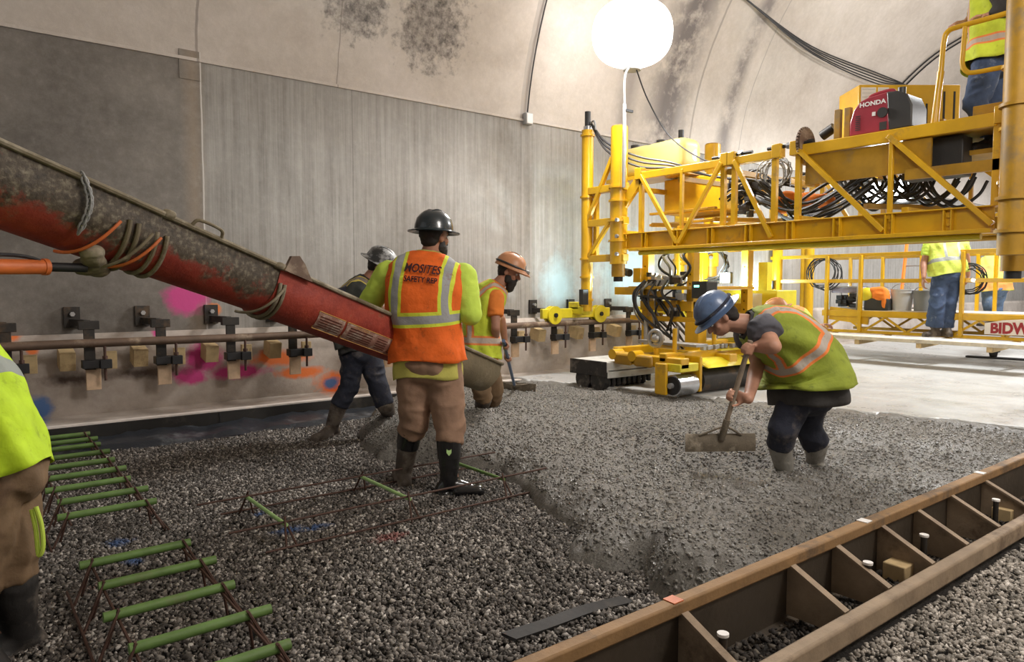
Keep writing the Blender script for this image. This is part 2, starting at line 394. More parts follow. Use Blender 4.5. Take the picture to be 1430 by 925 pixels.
def wall_mat():
    m, nt, n, l, bs = nm('concrete_wall')
    g = n.new('ShaderNodeNewGeometry'); pos = g.outputs['Position']; s = n.new('ShaderNodeSeparateXYZ'); l.new(pos, s.inputs[0])
    x = s.outputs[0]; z = s.outputs[2]
    big = noise(n, l, .9, 8, .65); fine = noise(n, l, 14, 8, .7)
    streak = noise(n, l, 1, 6, .75, st=(24, 1, .5)); streak2 = noise(n, l, 1, 6, .7, st=(4, 1, .6))
    mott = ramp(n, l, big, [(.3, (.105, .092, .078)), (.5, (.16, .142, .122)), (.72, (.26, .235, .205))])
    st = ramp(n, l, ma(n, l, 'ADD', ma(n, l, 'MULTIPLY', streak, .6), ma(n, l, 'MULTIPLY', streak2, .4)), [(.36, (.12, .112, .10)), (.5, (.31, .295, .27)), (.62, (.46, .445, .42))])
    side = ma(n, l, 'GREATER_THAN', x, 2.0)
    c = mixc(n, l, side, mott, mixc(n, l, .45, st, ramp(n, l, big, [(.3, (.20, .185, .165)), (.5, (.30, .285, .26)), (.72, (.42, .40, .37))])))
    tan = ma(n, l, 'SUBTRACT', 1.0, ma(n, l, 'MULTIPLY', ma(n, l, 'ABSOLUTE', ma(n, l, 'SUBTRACT', x, 1.93)), 8), clamp=True)
    c = mixc(n, l, ma(n, l, 'MULTIPLY', tan, .6), c, (.34, .26, .18))
    line = ma(n, l, 'LESS_THAN', ma(n, l, 'ABSOLUTE', ma(n, l, 'SUBTRACT', x, ma(n, l, 'ADD', 2.0, ma(n, l, 'MULTIPLY', noise(n, l, 3, 3), .02)))), .006)
    c = mixc(n, l, line, c, (.65, .62, .58))
    for xs in (3.62, 6.05, 7.75, 9.9):
        c = mixc(n, l, ma(n, l, 'MULTIPLY', ma(n, l, 'LESS_THAN', ma(n, l, 'ABSOLUTE', ma(n, l, 'SUBTRACT', x, xs)), .008), .5), c, (.12, .11, .1))
    c = mixc(n, l, ma(n, l, 'MULTIPLY', fine, .35), c, ramp(n, l, fine, [(.3, (.1, .09, .08)), (.7, (.42, .4, .37))]))
    # spray paint, then painted-in lamp light
    pk = stain_or_light_factor(n, l, pos, [(P(262, 415, Y=WY), (.2, .5, .16))], .8, 6, .3)
    hole = stain_or_light_factor(n, l, pos, [(P(282, 385, Y=WY), (.17, .5, .16))], 1, 6, .1)
    pk = ma(n, l, 'MULTIPLY', pk, ma(n, l, 'SUBTRACT', 1, hole, clamp=True))
    c = mixc(n, l, pk, c, (.62, .07, .27))
    c = mixc(n, l, stain_or_light_factor(n, l, pos, [(P(298, 432, Y=WY), (.07, .5, .06))], .9), c, (.85, .25, .06))
    bl = stain_or_light_factor(n, l, pos, [(P(780, 405, Y=WY), (.3, .5, .5)), (P(880, 380, Y=WY), (.6, .5, .6))], .35, 3, .5)  # bluish work lamp light painted into the wall colour
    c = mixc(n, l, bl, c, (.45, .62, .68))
    l.new(c, bs.inputs['Base Color']); bs.inputs['Roughness'].default_value = .75
    bump(n, l, bs, fine, .25, .01); M['concrete_wall'] = m
wall_mat()
def ledge_mat():
    m, nt, n, l, bs = nm('concrete_ledge')
    g = n.new('ShaderNodeNewGeometry'); pos = g.outputs['Position']
    big = noise(n, l, 1.6, 8, .65); fine = noise(n, l, 18, 8, .7)
    c = ramp(n, l, big, [(.3, (.30, .25, .21)), (.5, (.46, .40, .35)), (.7, (.62, .56, .50))])
    c = mixc(n, l, ma(n, l, 'MULTIPLY', fine, .3), c, ramp(n, l, fine, [(.3, (.12, .1, .08)), (.7, (.5, .46, .42))]))
    Y = WY-.12
    q = lambda a, b: P(a, b, Y=Y)
    c = mixc(n, l, stain_or_light_factor(n, l, pos, [(q(285, 500), (.17, .5, .16)), (q(330, 520), (.3, .5, .07)), (q(222, 460), (.06, .5, .12)), (q(265, 525), (.18, .5, .09))], .75, 6, .45), c, (.55, .05, .22))
    c = mixc(n, l, stain_or_light_factor(n, l, pos, [(q(395, 500), (.3, .5, .08)), (q(465, 535), (.2, .5, .12)), (q(420, 520), (.25, .5, .06)), (q(8, 470), (.1, .5, .05)), (q(45, 490), (.05, .5, .06))], .75, 6, .45), c, (.80, .20, .05))
    c = mixc(n, l, stain_or_light_factor(n, l, pos, [(q(53, 572), (.1, .5, .12)), (q(462, 535), (.1, .5, .06))], .8, 6, .4), c, (.08, .16, .36))
    c = mixc(n, l, stain_or_light_factor(n, l, pos, [(q(200, 520), (.5, .5, .07)), (q(100, 530), (.25, .5, .06)), (q(700, 470), (.3, .5, .1))], .5, 4, .6), c, (.10, .07, .055))
    l.new(c, bs.inputs['Base Color']); bs.inputs['Roughness'].default_value = .8; bump(n, l, bs, fine, .3, .012); M['concrete_ledge'] = m
ledge_mat()
def vault_mat():
    m, nt, n, l, bs = nm('concrete_vault')
    g = n.new('ShaderNodeNewGeometry'); pos = g.outputs['Position']; s = n.new('ShaderNodeSeparateXYZ'); l.new(pos, s.inputs[0]); x = s.outputs[0]
    big = noise(n, l, .8, 8, .65); fine = noise(n, l, 11, 9, .75)
    c = ramp(n, l, big, [(.3, (.46, .405, .355)), (.5, (.57, .515, .46)), (.7, (.66, .60, .55))])
    c = mixc(n, l, ma(n, l, 'MULTIPLY', fine, .35), c, ramp(n, l, fine, [(.35, (.22, .19, .16)), (.6, (.60, .55, .5))]))
    dk = [(on_vault(603, 38), (.45, .5, .42)), (on_vault(500, 15), (.35, .5, .25)), (on_vault(600, 5), (.35, .5, .3))]
    c = mixc(n, l, ma(n, l, 'MULTIPLY', stain_or_light_factor(n, l, pos, dk, .8, 9, .75), ramp(n, l, fine, [(.35, (1, 1, 1)), (.6, (.35, .35, .35))])), c, (.10, .09, .085))
    sp_ = ma(n, l, 'GREATER_THAN', noise(n, l, 5, 9, .75), .66)
    zone = stain_or_light_factor(n, l, pos, [(on_vault(170, 12), (1.2, 1, .3)), (on_vault(420, 40), (1, 1, .5))], .7, 3, .5)
    c = mixc(n, l, ma(n, l, 'MULTIPLY', ma(n, l, 'MULTIPLY', sp_, zone), .7), c, (.17, .14, .12))
    # stained arch rings
    for xc, hw, amt in ((on_vault(945, 95).x, .55, 1.0), (on_vault(1045, 70).x, .22, .8), (on_vault(875, 140).x, .25, .6)):
        k = ma(n, l, 'SUBTRACT', 1.2, ma(n, l, 'DIVIDE', ma(n, l, 'ABSOLUTE', ma(n, l, 'SUBTRACT', x, xc)), hw), clamp=True)
        k = ma(n, l, 'MULTIPLY', k, ramp(n, l, noise(n, l, 2.2, 8, .7), [(.36, (0, 0, 0)), (.54, (1, 1, 1))]))
        c = mixc(n, l, ma(n, l, 'MULTIPLY', k, amt), c, (.19, .17, .165))
    jbx = P(738, 166, Y=WY-.05).x
    for xs, wd, col in ((jbx-.03, .07, (.36, .33, .3)), (1.98, .012, (.2, .17, .15)), (3.45, .006, (.2, .17, .15)), (9.55, .02, (.25, .23, .21)), (10.9, .012, (.3, .28, .26))):
        k = ma(n, l, 'LESS_THAN', ma(n, l, 'ABSOLUTE', ma(n, l, 'SUBTRACT', ma(n, l, 'ADD', x, ma(n, l, 'MULTIPLY', noise(n, l, 1.5, 3), .06)), xs+.03)), wd)
        c = mixc(n, l, ma(n, l, 'MULTIPLY', k, .6), c, col)
    l.new(c, bs.inputs['Base Color']); bs.inputs['Roughness'].default_value = .85; bump(n, l, bs, fine, .3, .015); M['concrete_vault'] = m
vault_mat()
def ground_mat(name, cols, rough, bs_=.6, sc=60, wet=0):
    m, nt, n, l, bs = nm(name)
    f = noise(n, l, sc, 6, .7); big = noise(n, l, 1.4, 6, .6)
    a = n.new('ShaderNodeAttribute'); a.attribute_name = 'tone'
    c = ramp(n, l, f, [(.35, cols[0]), (.5, cols[1]), (.68, cols[2])])
    c = mixc(n, l, ramp(n, l, big, [(.35, (.55, .55, .55)), (.65, (0, 0, 0))]), c, cols[0])
    l.new(c, bs.inputs['Base Color'])
    if wet:
        l.new(ramp(n, l, noise(n, l, 2.3, 6, .6), [(.35, (rough*.55,)*3), (.6, (rough,)*3)]), bs.inputs['Roughness'])
    else: bs.inputs['Roughness'].default_value = rough
    bump(n, l, bs, f, bs_, .012); M[name] = m
ground_mat('wet_concrete', [(.115, .108, .094), (.20, .19, .168), (.32, .305, .275)], .5, .9, 70, 1)
ground_mat('slab_smooth', [(.42, .42, .41), (.50, .50, .485), (.57, .568, .55)], .45, .25, 45, 1)
ground_mat('gravel_bed', [(.02, .018, .016), (.05, .045, .04), (.10, .09, .08)], .9, .8, 50)
def stone_mat(name, cols, rough=.8):
    m, nt, n, l, bs = nm(name)
    a = n.new('ShaderNodeAttribute'); a.attribute_name = 'tone'
    g = noise(n, l, .9, 5, .6)
    c = ramp(n, l, a.outputs['Fac'], [(0, cols[0]), (.5, cols[1]), (.85, cols[2]), (1, cols[3])])
    c = mixc(n, l, ramp(n, l, g, [(.38, (.45, .45, .45)), (.6, (0, 0, 0))]), c, tuple(k*.35 for k in cols[1]))
    pos = n.new('ShaderNodeNewGeometry').outputs['Position']
    q = lambda x, y: P(x, y, Z=0)
    c = mixc(n, l, stain_or_light_factor(n, l, pos, [(q(405, 745), (.09, .07, .3)), (q(440, 742), (.09, .05, .3)), (q(165, 765), (.07, .06, .3)), (q(185, 790), (.05, .05, .3)), (q(362, 722), (.04, .04, .3))], .45, 14, .8), c, (.06, .11, .24))
    c = mixc(n, l, stain_or_light_factor(n, l, pos, [(q(545, 755), (.10, .06, .3)), (q(175, 815), (.12, .05, .3))], .3, 14, .8), c, (.30, .07, .06))
    l.new(c, bs.inputs['Base Color']); bs.inputs['Roughness'].default_value = rough; bump(n, l, bs, noise(n, l, 120), .3, .003); M[name] = m
stone_mat('gravel_stone', [(.045, .039, .034), (.15, .133, .117), (.36, .33, .295), (.66, .62, .57)])
stone_mat('gravel_bed_stone', [(.015, .012, .01), (.045, .036, .028), (.09, .075, .06), (.22, .19, .15)])
stone_mat('gravel_pale', [(.16, .145, .12), (.36, .325, .28), (.56, .51, .45), (.75, .70, .63)])
stone_mat('wet_stone', [(.14, .13, .115), (.185, .175, .155), (.23, .22, .195), (.32, .305, .28)], .32)

def grid(name, m, xs, ys, fz, smooth=True):
    X, Yg = np.meshgrid(xs, ys, indexing='ij'); Z = fz(X, Yg); nx, ny = X.shape
    me = bpy.data.meshes.new(name); vs = np.stack([X, Yg, Z], -1).reshape(-1, 3)
    i = np.arange(nx*ny).reshape(nx, ny); f = np.stack([i[:-1, :-1], i[1:, :-1], i[1:, 1:], i[:-1, 1:]], -1).reshape(-1, 4)
    me.from_pydata(vs.tolist(), [], f.tolist()); me.update(); me.materials.append(M[m])
    if smooth: me.shade_smooth()
    o = bpy.data.objects.new(name, me); C.objects.link(o); return o
# wet concrete outline on the gravel side
edge = [P(*q, Z=0) for q in ((566, 545), (530, 570), (510, 600), (500, 624), (530, 645), (600, 652), (700, 662), (735, 690), (762, 720), (797, 748), (797, 788), (850, 803), (888, 806), (900, 832))]
EX = np.array([[p.x, p.y] for p in edge]+[[2.35, 1.45], [9, 1.45], [9, 7.6], [3.9, 7.6]])
def sdist(x, y):
    d = np.full(x.shape, 1e9); ins = np.zeros(x.shape, bool); k = len(EX)
    for i in range(k):
        a = EX[i]; b = EX[(i+1) % k]; ab = b-a; t = np.clip(((x-a[0])*ab[0]+(y-a[1])*ab[1])/(ab@ab), 0, 1)
        dd = np.hypot(x-a[0]-t*ab[0], y-a[1]-t*ab[1])
        if i < len(edge)-1 or i in (len(edge)-1, k-1): d = np.minimum(d, dd)
        cnd = ((a[1] > y) != (b[1] > y)) & (x < (b[0]-a[0])*(y-a[1])/(b[1]-a[1]+1e-12)+a[0]); ins ^= cnd
    return np.where(ins, d, -d)
SL = .20
def slab_line(y): return 5.95+(5.6-y)*.27           # edge of the screeded slab
def hc(x, y):
    w_ = (vnoise(x, y, 5, 3)-.5)*.12
    d = sdist(x, y)+w_
    h = np.clip(d/.36, 0, 1); h = np.sqrt(np.clip(h*(2-h), 0, 1))*.17
    pile = .10*np.exp(-(((x-3.9)**2)/.5+((y-5.1)**2)/.6))+.07*np.exp(-(((x-2.62)**2)/.05+((y-2.10)**2)/.04))+.03*np.exp(-(((x-4.1)**2)/.6+((y-3.2)**2)/.4))
    rough = (vnoise(x, y, 3, 5)-.5)*.05+(vnoise(x, y, 9, 6)-.5)*.03+(vnoise(x, y, 24, 7)-.5)*.018+(vnoise(x, y, 50, 8)-.5)*.012
    # hollows tramped by the rake man
    for (cx, cy, r_, dp) in ((4.45, 2.75, .22, .05), (4.9, 2.55, .3, .04), (3.95, 5.45, .2, .05), (4.5, 2.2, .3, .03)):
        rough = rough-dp*np.exp(-((x-cx)**2+(y-cy)**2)/r_**2)
    z = h+pile*np.clip(d/.15, 0, 1)+rough*np.clip(d/.1+.3, 0, 1)
    k = np.clip((x-slab_line(y))/.18, 0, 1); z = z*(1-k)+SL*k
    return np.where(d < -.03, -.06, z)
concrete = grid('wet_concrete', 'wet_concrete', np.arange(2.2, 7.35, .02), np.arange(1.56, 7.22, .02), hc)
tag(concrete, 'rough grey freshly poured concrete spread over the gravel', 'wet concrete', kind='stuff')
slab = grid('concrete_slab', 'slab_smooth', np.concatenate([np.arange(5.4, 7.6, .02), np.arange(7.6, 42, .25)]), np.arange(1.56, 7.3, .06), lambda x, y: np.where(x < slab_line(y)+.14+(vnoise(x, y, 6, 21)-.5)*.14+(vnoise(x, y, 22, 22)-.5)*.05, .04, SL+.003+(vnoise(x, y, 1.5, 4)-.5)*.006)); structure(slab)
slab.name = 'floor_slab'
ground = grid('floor', 'gravel_bed', np.arange(-5, 46, .25), np.arange(-2.4, 7.6, .25), lambda x, y: np.where(y < 1.45, .02, -.01)+(vnoise(x, y, 2, 9)-.5)*.01); structure(ground)
def stones(name, m, pts, size, zf, label, smin=.5):
    k = len(pts); base = np.array([[-1, -1, -1], [1, -1, -1], [1, 1, -1], [-1, 1, -1], [-1, -1, 1], [1, -1, 1], [1, 1, 1], [-1, 1, 1]])*.5
    fc = np.array([[0, 3, 2, 1], [4, 5, 6, 7], [0, 1, 5, 4], [1, 2, 6, 5], [2, 3, 7, 6], [3, 0, 4, 7]])
    sz = size*(smin+nr.rand(k)**1.6*1.1)
    v = base[None]+nr.uniform(-.28, .28, (k, 8, 3)); v = v*(sz[:, None]*np.stack([nr.uniform(.7, 1.3, k), nr.uniform(.6, 1, k), nr.uniform(.45, .8, k)], 1))[:, None, :]
    q = nr.randn(k, 4); q /= np.linalg.norm(q, axis=1)[:, None]; a, b, c, d = q.T
    Rm = np.stack([1-2*(c*c+d*d), 2*(b*c-a*d), 2*(b*d+a*c), 2*(b*c+a*d), 1-2*(b*b+d*d), 2*(c*d-a*b), 2*(b*d-a*c), 2*(c*d+a*b), 1-2*(b*b+c*c)], 1).reshape(k, 3, 3)
    v = np.einsum('kij,knj->kni', Rm, v); z = zf(pts[:, 0], pts[:, 1])
    v += np.stack([pts[:, 0], pts[:, 1], z+sz*.12], 1)[:, None, :]
    f = (fc[None]+(np.arange(k)*8)[:, None, None]).reshape(-1, 4)
    me = bpy.data.meshes.new(name); me.vertices.add(k*8); me.vertices.foreach_set('co', v.ravel())
    me.loops.add(f.size); me.loops.foreach_set('vertex_index', f.ravel().astype(np.int32))
    me.polygons.add(len(f)); me.polygons.foreach_set('loop_start', (np.arange(len(f))*4).astype(np.int32)); me.update(calc_edges=True); me.validate()
    at = me.attributes.new('tone', 'FLOAT', 'POINT'); at.data.foreach_set('value', np.repeat(nr.rand(k)**1.3, 8).astype(np.float32))
    me.materials.append(M[m]); o = bpy.data.objects.new(name, me); C.objects.link(o)
    return tag(o, label, 'gravel', kind='stuff')
def scatter(x0, x1, y0, y1, dens):
    k = int((x1-x0)*(y1-y0)*dens); return np.stack([nr.uniform(x0, x1, k), nr.uniform(y0, y1, k)], 1)
p = scatter(-.3, 4.2, 1.62, 7.15, 7600); keep = sdist(p[:, 0], p[:, 1]) < .05
p = p[keep & (p[:, 0] < 4.2)]
p = p[(p[:, 0] < 3.0) | (p[:, 1] > 4)]
stones('gravel', 'gravel_stone', p, .0128, lambda x, y: .002+vnoise(x, y, 3, 2)*.02, 'dark crushed stone bed in front of the pour')
p = scatter(1.7, 7.5, -.7, 1.235, 6500); stones('gravel', 'gravel_pale', p, .0125, lambda x, y: .025+vnoise(x, y, 3, 2)*.02, 'paler crushed stone outside the steel side form')
p = scatter(2.2, 7.0, 1.6, 7.0, 3600); dd = sdist(p[:, 0], p[:, 1]); p = p[(dd > .03) & (p[:, 0] < slab_line(p[:, 1])-.02+.1*nr.rand(len(p)))]
st = stones('aggregate', 'wet_stone', p, .012, lambda x, y: hc(x, y)-.004, 'cement coated aggregate showing in the fresh concrete')
st['category'] = 'aggregate'
p = scatter(1.2, 8, 1.30, 1.52, 3500); stones('gravel', 'gravel_bed_stone', p, .014, lambda x, y: .025+vnoise(x, y, 6, 2)*.03, 'dark dirt and stones lying in the bays of the side form')
# walls and vault
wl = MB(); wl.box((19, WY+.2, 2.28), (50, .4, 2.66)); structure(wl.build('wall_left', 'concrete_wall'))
lg = MB()   # battered lower ledge of the left wall
pr = [(WY+.3, .95), (WY-.05, .95), (WY-.09, .90), (WY-.13, .35), (WY-.10, .22), (7.16, .185), (7.16, -.05), (WY+.3, -.05)]
lg.add([(-6, y, z) for y, z in pr]+[(44, y, z) for y, z in pr], [tuple(range(8)), tuple(range(15, 7, -1))]+[(i, i+8, (i+1) % 8+8, (i+1) % 8) for i in range(8)])
structure(lg.build('trim_1', 'concrete_ledge', ang=20))
vt = MB(); nA = 48; th0 = math.asin(.6/RV); xs_ = list(np.arange(-6, 44.1, 1.25)); q = []; fs = []
for i in range(nA+1):
    th = th0+(math.pi-th0)*i/nA
    for x in xs_: q.append((x, CY+RV*math.cos(th), CZ+RV*math.sin(th)))
nx = len(xs_)
for i in range(nA):
    for j in range(nx-1): fs.append((i*nx+j, i*nx+j+1, (i+1)*nx+j+1, (i+1)*nx+j))
vt.add(q, fs); structure(vt.build('ceiling', 'concrete_vault'))
wr_ = MB(); wr_.box((19, -2.6, 1.5), (50, .4, 3.1)); structure(wr_.build('wall_right', 'concrete_vault'))
cap_ = MB(); cap_.box((19, WY-.005, 3.59), (50, .03, .03)); structure(cap_.build('trim_2', 'concrete_vault'))
patch = MB(); pp = P(265, 88, Y=WY); patch.box((pp.x, WY-.002, pp.z-.02), (.20, .012, .28)); structure(patch.build('trim_3', 'concrete_wall'))

# ------------------------------------------------------------------ wall services
def seam_path(x, th_a, th_b, k=20, off=.03):
    return [V((x, CY+(RV-off)*math.cos(th_a+(th_b-th_a)*i/k), CZ+(RV-off)*math.sin(th_a+(th_b-th_a)*i/k))) for i in range(k+1)]
jb = P(738, 166, Y=WY-.05)
t = thing('junction_box', 'small pale junction box above the grey wall panel', 'junction box', (jb.x, WY-.04, jb.z-.08))
MB().box((jb.x, WY-.04, jb.z), (.12, .07, .15)).build('box_body', 'grey_paint', t, bevel=.006)
MB().box((jb.x, WY-.078, jb.z), (.10, .012, .13)).build('cover', 'white_paint', t, bevel=.004)
tag(MB().tube(seam_path(jb.x, th0+.02, 1.2), .009, 8).build('wall_conduit', 'cable_black'), 'thin black conduit climbing the vault from the junction box', 'conduit')
a = on_vault(1045, 1); b = on_vault(1262, 116); mid = on_vault(1130, 62)
for k in range(5):
    o1 = V((rnd.uniform(-.05, .05), -.04-.012*k, -.04-.012*k)); sag = V((0, -.03, -.02-.045*k))
    pts = curve([on_vault(1020, -20)+o1, a+o1*.6, mid+o1+sag*.6, (mid*.35+b*.65)+o1+sag, b+V((0, -.05, -.05))+o1*.5, b+V((1.2, -.2, -.3))], 8)
    tag(MB().tube(pts, .011, 6).build('overhead_cable', 'cable_black'), ('topmost', 'second', 'middle', 'fourth', 'lowest')[k]+' black cable of the five swagged across the vault', 'cable', 'cables swagged across the vault')
q0 = on_vault(1262, 118); q1 = on_vault(1340, 58)
for k in range(2):
    pts = [on_vault(1255+85*i/10+k*4, 122-68*i/10+6*math.sin(i/10*3.1)*-1+k*3)*.995+V((0, 0, .005)) for i in range(-2, 14)]
    tag(MB().tube(pts, .016, 6).build('arch_conduit', 'cable_black'), ('upper', 'lower')[k]+' of two dark conduits curving up the far arch', 'conduit', 'conduits on the far arch')

# kerb form, plastic, pipe rail
kb = thing('kerb_form', 'long black steel kerb form along the foot of the left wall', 'kerb form', (4, 7.1, 0))
MB().box((6.5, 7.11, .085), (13.2, .07, .19)).build('face_plate', 'kerb_black', kb, bevel=.006)
MB().box((6.5, 7.125, .187), (13.2, .075, .014)).build('top_strip', 'kerb_top', kb)
for xj in (1.98, 5.0, 8.0): MB().box((xj, 7.072, .09), (.012, .006, .18)).build('joint', 'black_metal', kb)
xs_ = np.arange(.1, 4.0, .06); ys_ = np.arange(6.62, 7.09, .04)
ps = grid('plastic_sheet', 'plastic_sheet', xs_, ys_, lambda x, y: .035+.05*(y-6.62)/.45+(vnoise(x, y, 5, 11)-.5)*.05+(vnoise(x, y*.3, 16, 12)-.5)*.02-.05*np.clip((x-3.2)/.8, 0, 1)-.03*(y < 6.68))
tag(ps, 'crumpled black plastic sheet lying between the kerb form and gravel', 'plastic sheet')
PY = 7.1
tag(MB().tube([(x, PY, .885+.004*math.sin(x*2)) for x in np.arange(-.6, 9.2, .35)], .038, 16).build('rail_pipe', 'rust_pipe'), 'long rusty pipe rail carried along the left wall', 'pipe')
def bracket():
    t = thing('rail_bracket', '', 'bracket', (0, 7.1, 0))
    mb = MB(); mb.box((-.055, WY-.02, 1.10), (.13, .03, .19)); mb.build('wall_plate', 'dark_steel', t, bevel=.003)
    mb = MB(); mb.cyl((-.055, WY-.03, 1.13), (-.055, WY-.075, 1.13), .022, 6); mb.build('anchor_bolt', 'silver', t)
    mb = MB(); mb.beam((-.05, WY-.03, 1.055), (.02, PY+.1, 1.055), .055, .06); mb.box((.03, PY+.1, 1.04), (.16, .06, .075)); mb.build('arm', 'dark_steel', t, bevel=.003)
    MB().box((.03, PY+.09, .86), (.085, .03, .42)).build('post', 'dark_steel', t, bevel=.003)
    mb = MB(); mb.box((.06, PY+.03, .705), (.2, .12, .07)); mb.box((.135, PY-.03, .705), (.09, .06, .08)); mb.build('clamp', 'black_metal', t, bevel=.004)
    mb = MB(); mb.cyl((.13, PY-.03, .56), (.13, PY-.03, .86), .012, 8); mb.cyl((.13, PY-.03, .75), (.13, PY-.03, .775), .022, 6); mb.build('threaded_rod', 'rust_wire', t)
    MB().box((.055, PY+.10, .58), (.115, .03, .22)).build('upright_block', 'lumber', t, bevel=.003)
    MB().beam((-.13, WY-.12, .76), (-.13, PY+.14, .72), .12, .16).build('spacer_block', 'plywood', t, bevel=.003)
    MB().box((.20, PY+.16, .72), (.10, .035, .16)).build('packing_block', 'plywood', t, bevel=.003)
    return t
bxs = [(.30, 'rail bracket at the far left edge of the wall pipe'), (.90, 'rail bracket on the wall under the grey chute joint, second from the left'), (1.475, 'rail bracket left of the large pink spray mark'), (2.10, 'rail bracket behind the wall seam line, under the red chute'),
       (2.72, 'rail bracket just under the stickered chute section'), (3.8, 'rail bracket behind the workers at the chute'), (4.45, 'rail bracket hidden behind the orange vest worker'), (5.62, 'rail bracket right of the bearded raking worker'),
       (6.3, 'rail bracket under the yellow wheel bogie'), (7.0, 'rail bracket at the right end of the yellow bogie'), (7.75, 'rail bracket farthest along the wall pipe')]
br0 = bracket()
for i, (x, lb) in enumerate(bxs):
    b_ = br0 if i == 0 else copy_tree(br0); b_.location.x = x; b_['label'] = lb; b_['group'] = 'brackets carrying the wall pipe'

# ------------------------------------------------------------------ steel side form bottom right
fm = thing('side_form', 'rusty steel side form with braced back holding the pour', 'side form', (3.2, 1.45, 0))
MB().box((5.2, 1.55, .277), (8.6, .055, .05)).build('top_rail', 'rail_rust', fm, bevel=.008)
MB().box((5.2, 1.552, .12), (8.6, .012, .28)).build('form_face', 'form_plate', fm)
MB().box((5.2, 1.275, .105), (8.6, .06, .085)).build('base_rail', 'rail_worn', fm, bevel=.012)
MB().box((5.2, 1.53, .03), (8.6, .05, .012)).build('base_plate', 'form_plate', fm)
for px, py in ((952, 850), (1119, 790), (1180, 762), (1254, 737), (1310, 716), (1361, 696), (1415, 676)):
    gx = P(px, py, Z=.27).x
    g = MB(); pl = [(1.545, .255), (1.545, .05), (1.30, .05), (1.30, .14)]
    g.add([(gx-.005, y, z) for y, z in pl]+[(gx+.005, y, z) for y, z in pl], [(0, 1, 2, 3), (7, 6, 5, 4)]+[(i, i+4, (i+1) % 4+4, (i+1) % 4) for i in range(4)])
    g.beam((gx, 1.535, .262), (gx, 1.30, .147), .035, .01); g.build('gusset', 'rail_worn', fm, smooth=False)
for px, py, lb in ((1213, 757, 'white capped steel stake beside the wood block in the side form'), (1291, 737, 'white capped steel stake in the side form, second from the right'), (1391, 699, 'white capped steel stake in the side form nearest the right edge'), (1010, 868, 'white capped steel stake nearest the bottom of the side form')):
    pnt = P(px, py, Y=1.40)
    t = thing('form_pin', lb, 'stake', (pnt.x, 1.40, .03), 'stakes in the side form')
    MB().cyl((pnt.x, 1.4, .03), (pnt.x, 1.4, .215), .014, 10).build('shaft', 'dark_steel', t)
    MB().cyl((pnt.x, 1.4, .212), (pnt.x, 1.4, .222), .02, 12).build('cap', 'white_paint', t)
for px, py, lb in ((1240, 785, 'wood block wedged inside the side form beside a stake'), (1400, 712, 'wood block inside the side form at the right edge')):
    pnt = P(px, py, Z=.1); tag(MB().box((pnt.x, 1.43, .085), (.16, .10, .08)).build('wood_block', 'plywood', bevel=.006), lb, 'block')
for px, py in ((940, 838), (1220, 731), (1387, 664)):
    pnt = P(px, py, Z=.303); MB().box((pnt.x, 1.55, .3035), (.05, .05, .004)).build('paint_mark', 'orange_paint' if px < 1000 else 'white_paint', fm)
ed = [P(x, y, Z=.03) for x, y in ((700, 888), (760, 868), (810, 850), (868, 836))]
m_ = MB(); k = curve(ed, 6)
for i in range(len(k)-1):
    a, b = k[i], k[i+1]; m_.add([a, b, b+V((.03, -.05, -.02)), a+V((.03, -.05, -.02)), a+V((0, 0, .012)), b+V((0, 0, .012)), b+V((.035, -.05, -.005)), a+V((.035, -.05, -.005))], [(0, 1, 2, 3), (4, 7, 6, 5), (0, 4, 5, 1), (2, 6, 7, 3), (0, 3, 7, 4), (1, 5, 6, 2)])
tag(m_.build('rubber_strip', 'kerb_black'), 'strip of black membrane poking out of the gravel by the side form', 'strip')

# ------------------------------------------------------------------ dowel baskets
def dowel(t, a, b, m='green_bar', r=.019): MB().cyl(a, b, r, 12).build('dowel_bar', m, t)
far = [(123, 618), (123, 628), (144, 636), (155, 645), (168, 657), (182, 669), (197, 681.5), (214, 697), (233, 712)]
near_ = [(279, 756), (310, 781), (330, 817), (379, 852), (423, 896)]
DZ = .17
for grp, lab in ((far, 'dowel basket with nine green bars beside the left kerb'), (near_, 'dowel basket with green bars nearest the bottom left corner')):
    ys = [P(x, y, Z=DZ).y for x, y in grp]
    if grp is near_: ys.append(ys[-1]-.24)
    else: ys = [6.72, 6.47]+[6.22-.31*i for i in range(7)]
    ys = list(ys); y0, y1 = max(ys), min(ys); xl, xr = .40, .86
    t = thing('dowel_basket', lab, 'dowel basket', ((xl+xr)/2, (y0+y1)/2, 0))
    for i, y in enumerate(ys):
        dowel(t, (xl-.01+(.03 if i % 2 else 0), y, DZ), (xr+.01-(.0 if i % 2 else .03)+.03*rnd.random(), y+.01, DZ))
    wf = MB()
    for x in (xl+.04, xr-.05):
        wf.cyl((x, y0+.1, DZ-.022), (x, y1-.1, DZ-.022), .006, 6); sx = -.09 if x < .6 else .09
        wf.cyl((x+sx, y0+.1, .03), (x+sx, y1-.1, .03), .006, 6)
    wf.build('runner_wires', 'rust_wire', t)
    for y in ys:
        for x, sx in ((xl+.04, -1), (xr-.05, 1)):
            lw = MB(); lw.cyl((x, y-.01, DZ+.02), (x+sx*.09, y-.06, .0), .006, 6); lw.cyl((x, y+.0, DZ+.02), (x+sx*.04, y+.07, .0), .006, 6); lw.build('leg_wire', 'rust_wire', t)
t = thing('dowel_basket', 'wire dowel basket with three pale green bars by the boots of the orange vest worker', 'dowel basket', (2.05, 3.94, 0))
ya, yb = 4.24, 3.65; MZ = .13
for x in (1.335, 2.075, 2.77): dowel(t, (x, yb-.02, MZ), (x, ya+.02, MZ), 'green_pale' if x < 2.5 else 'green_bar', .011)
wf = MB()
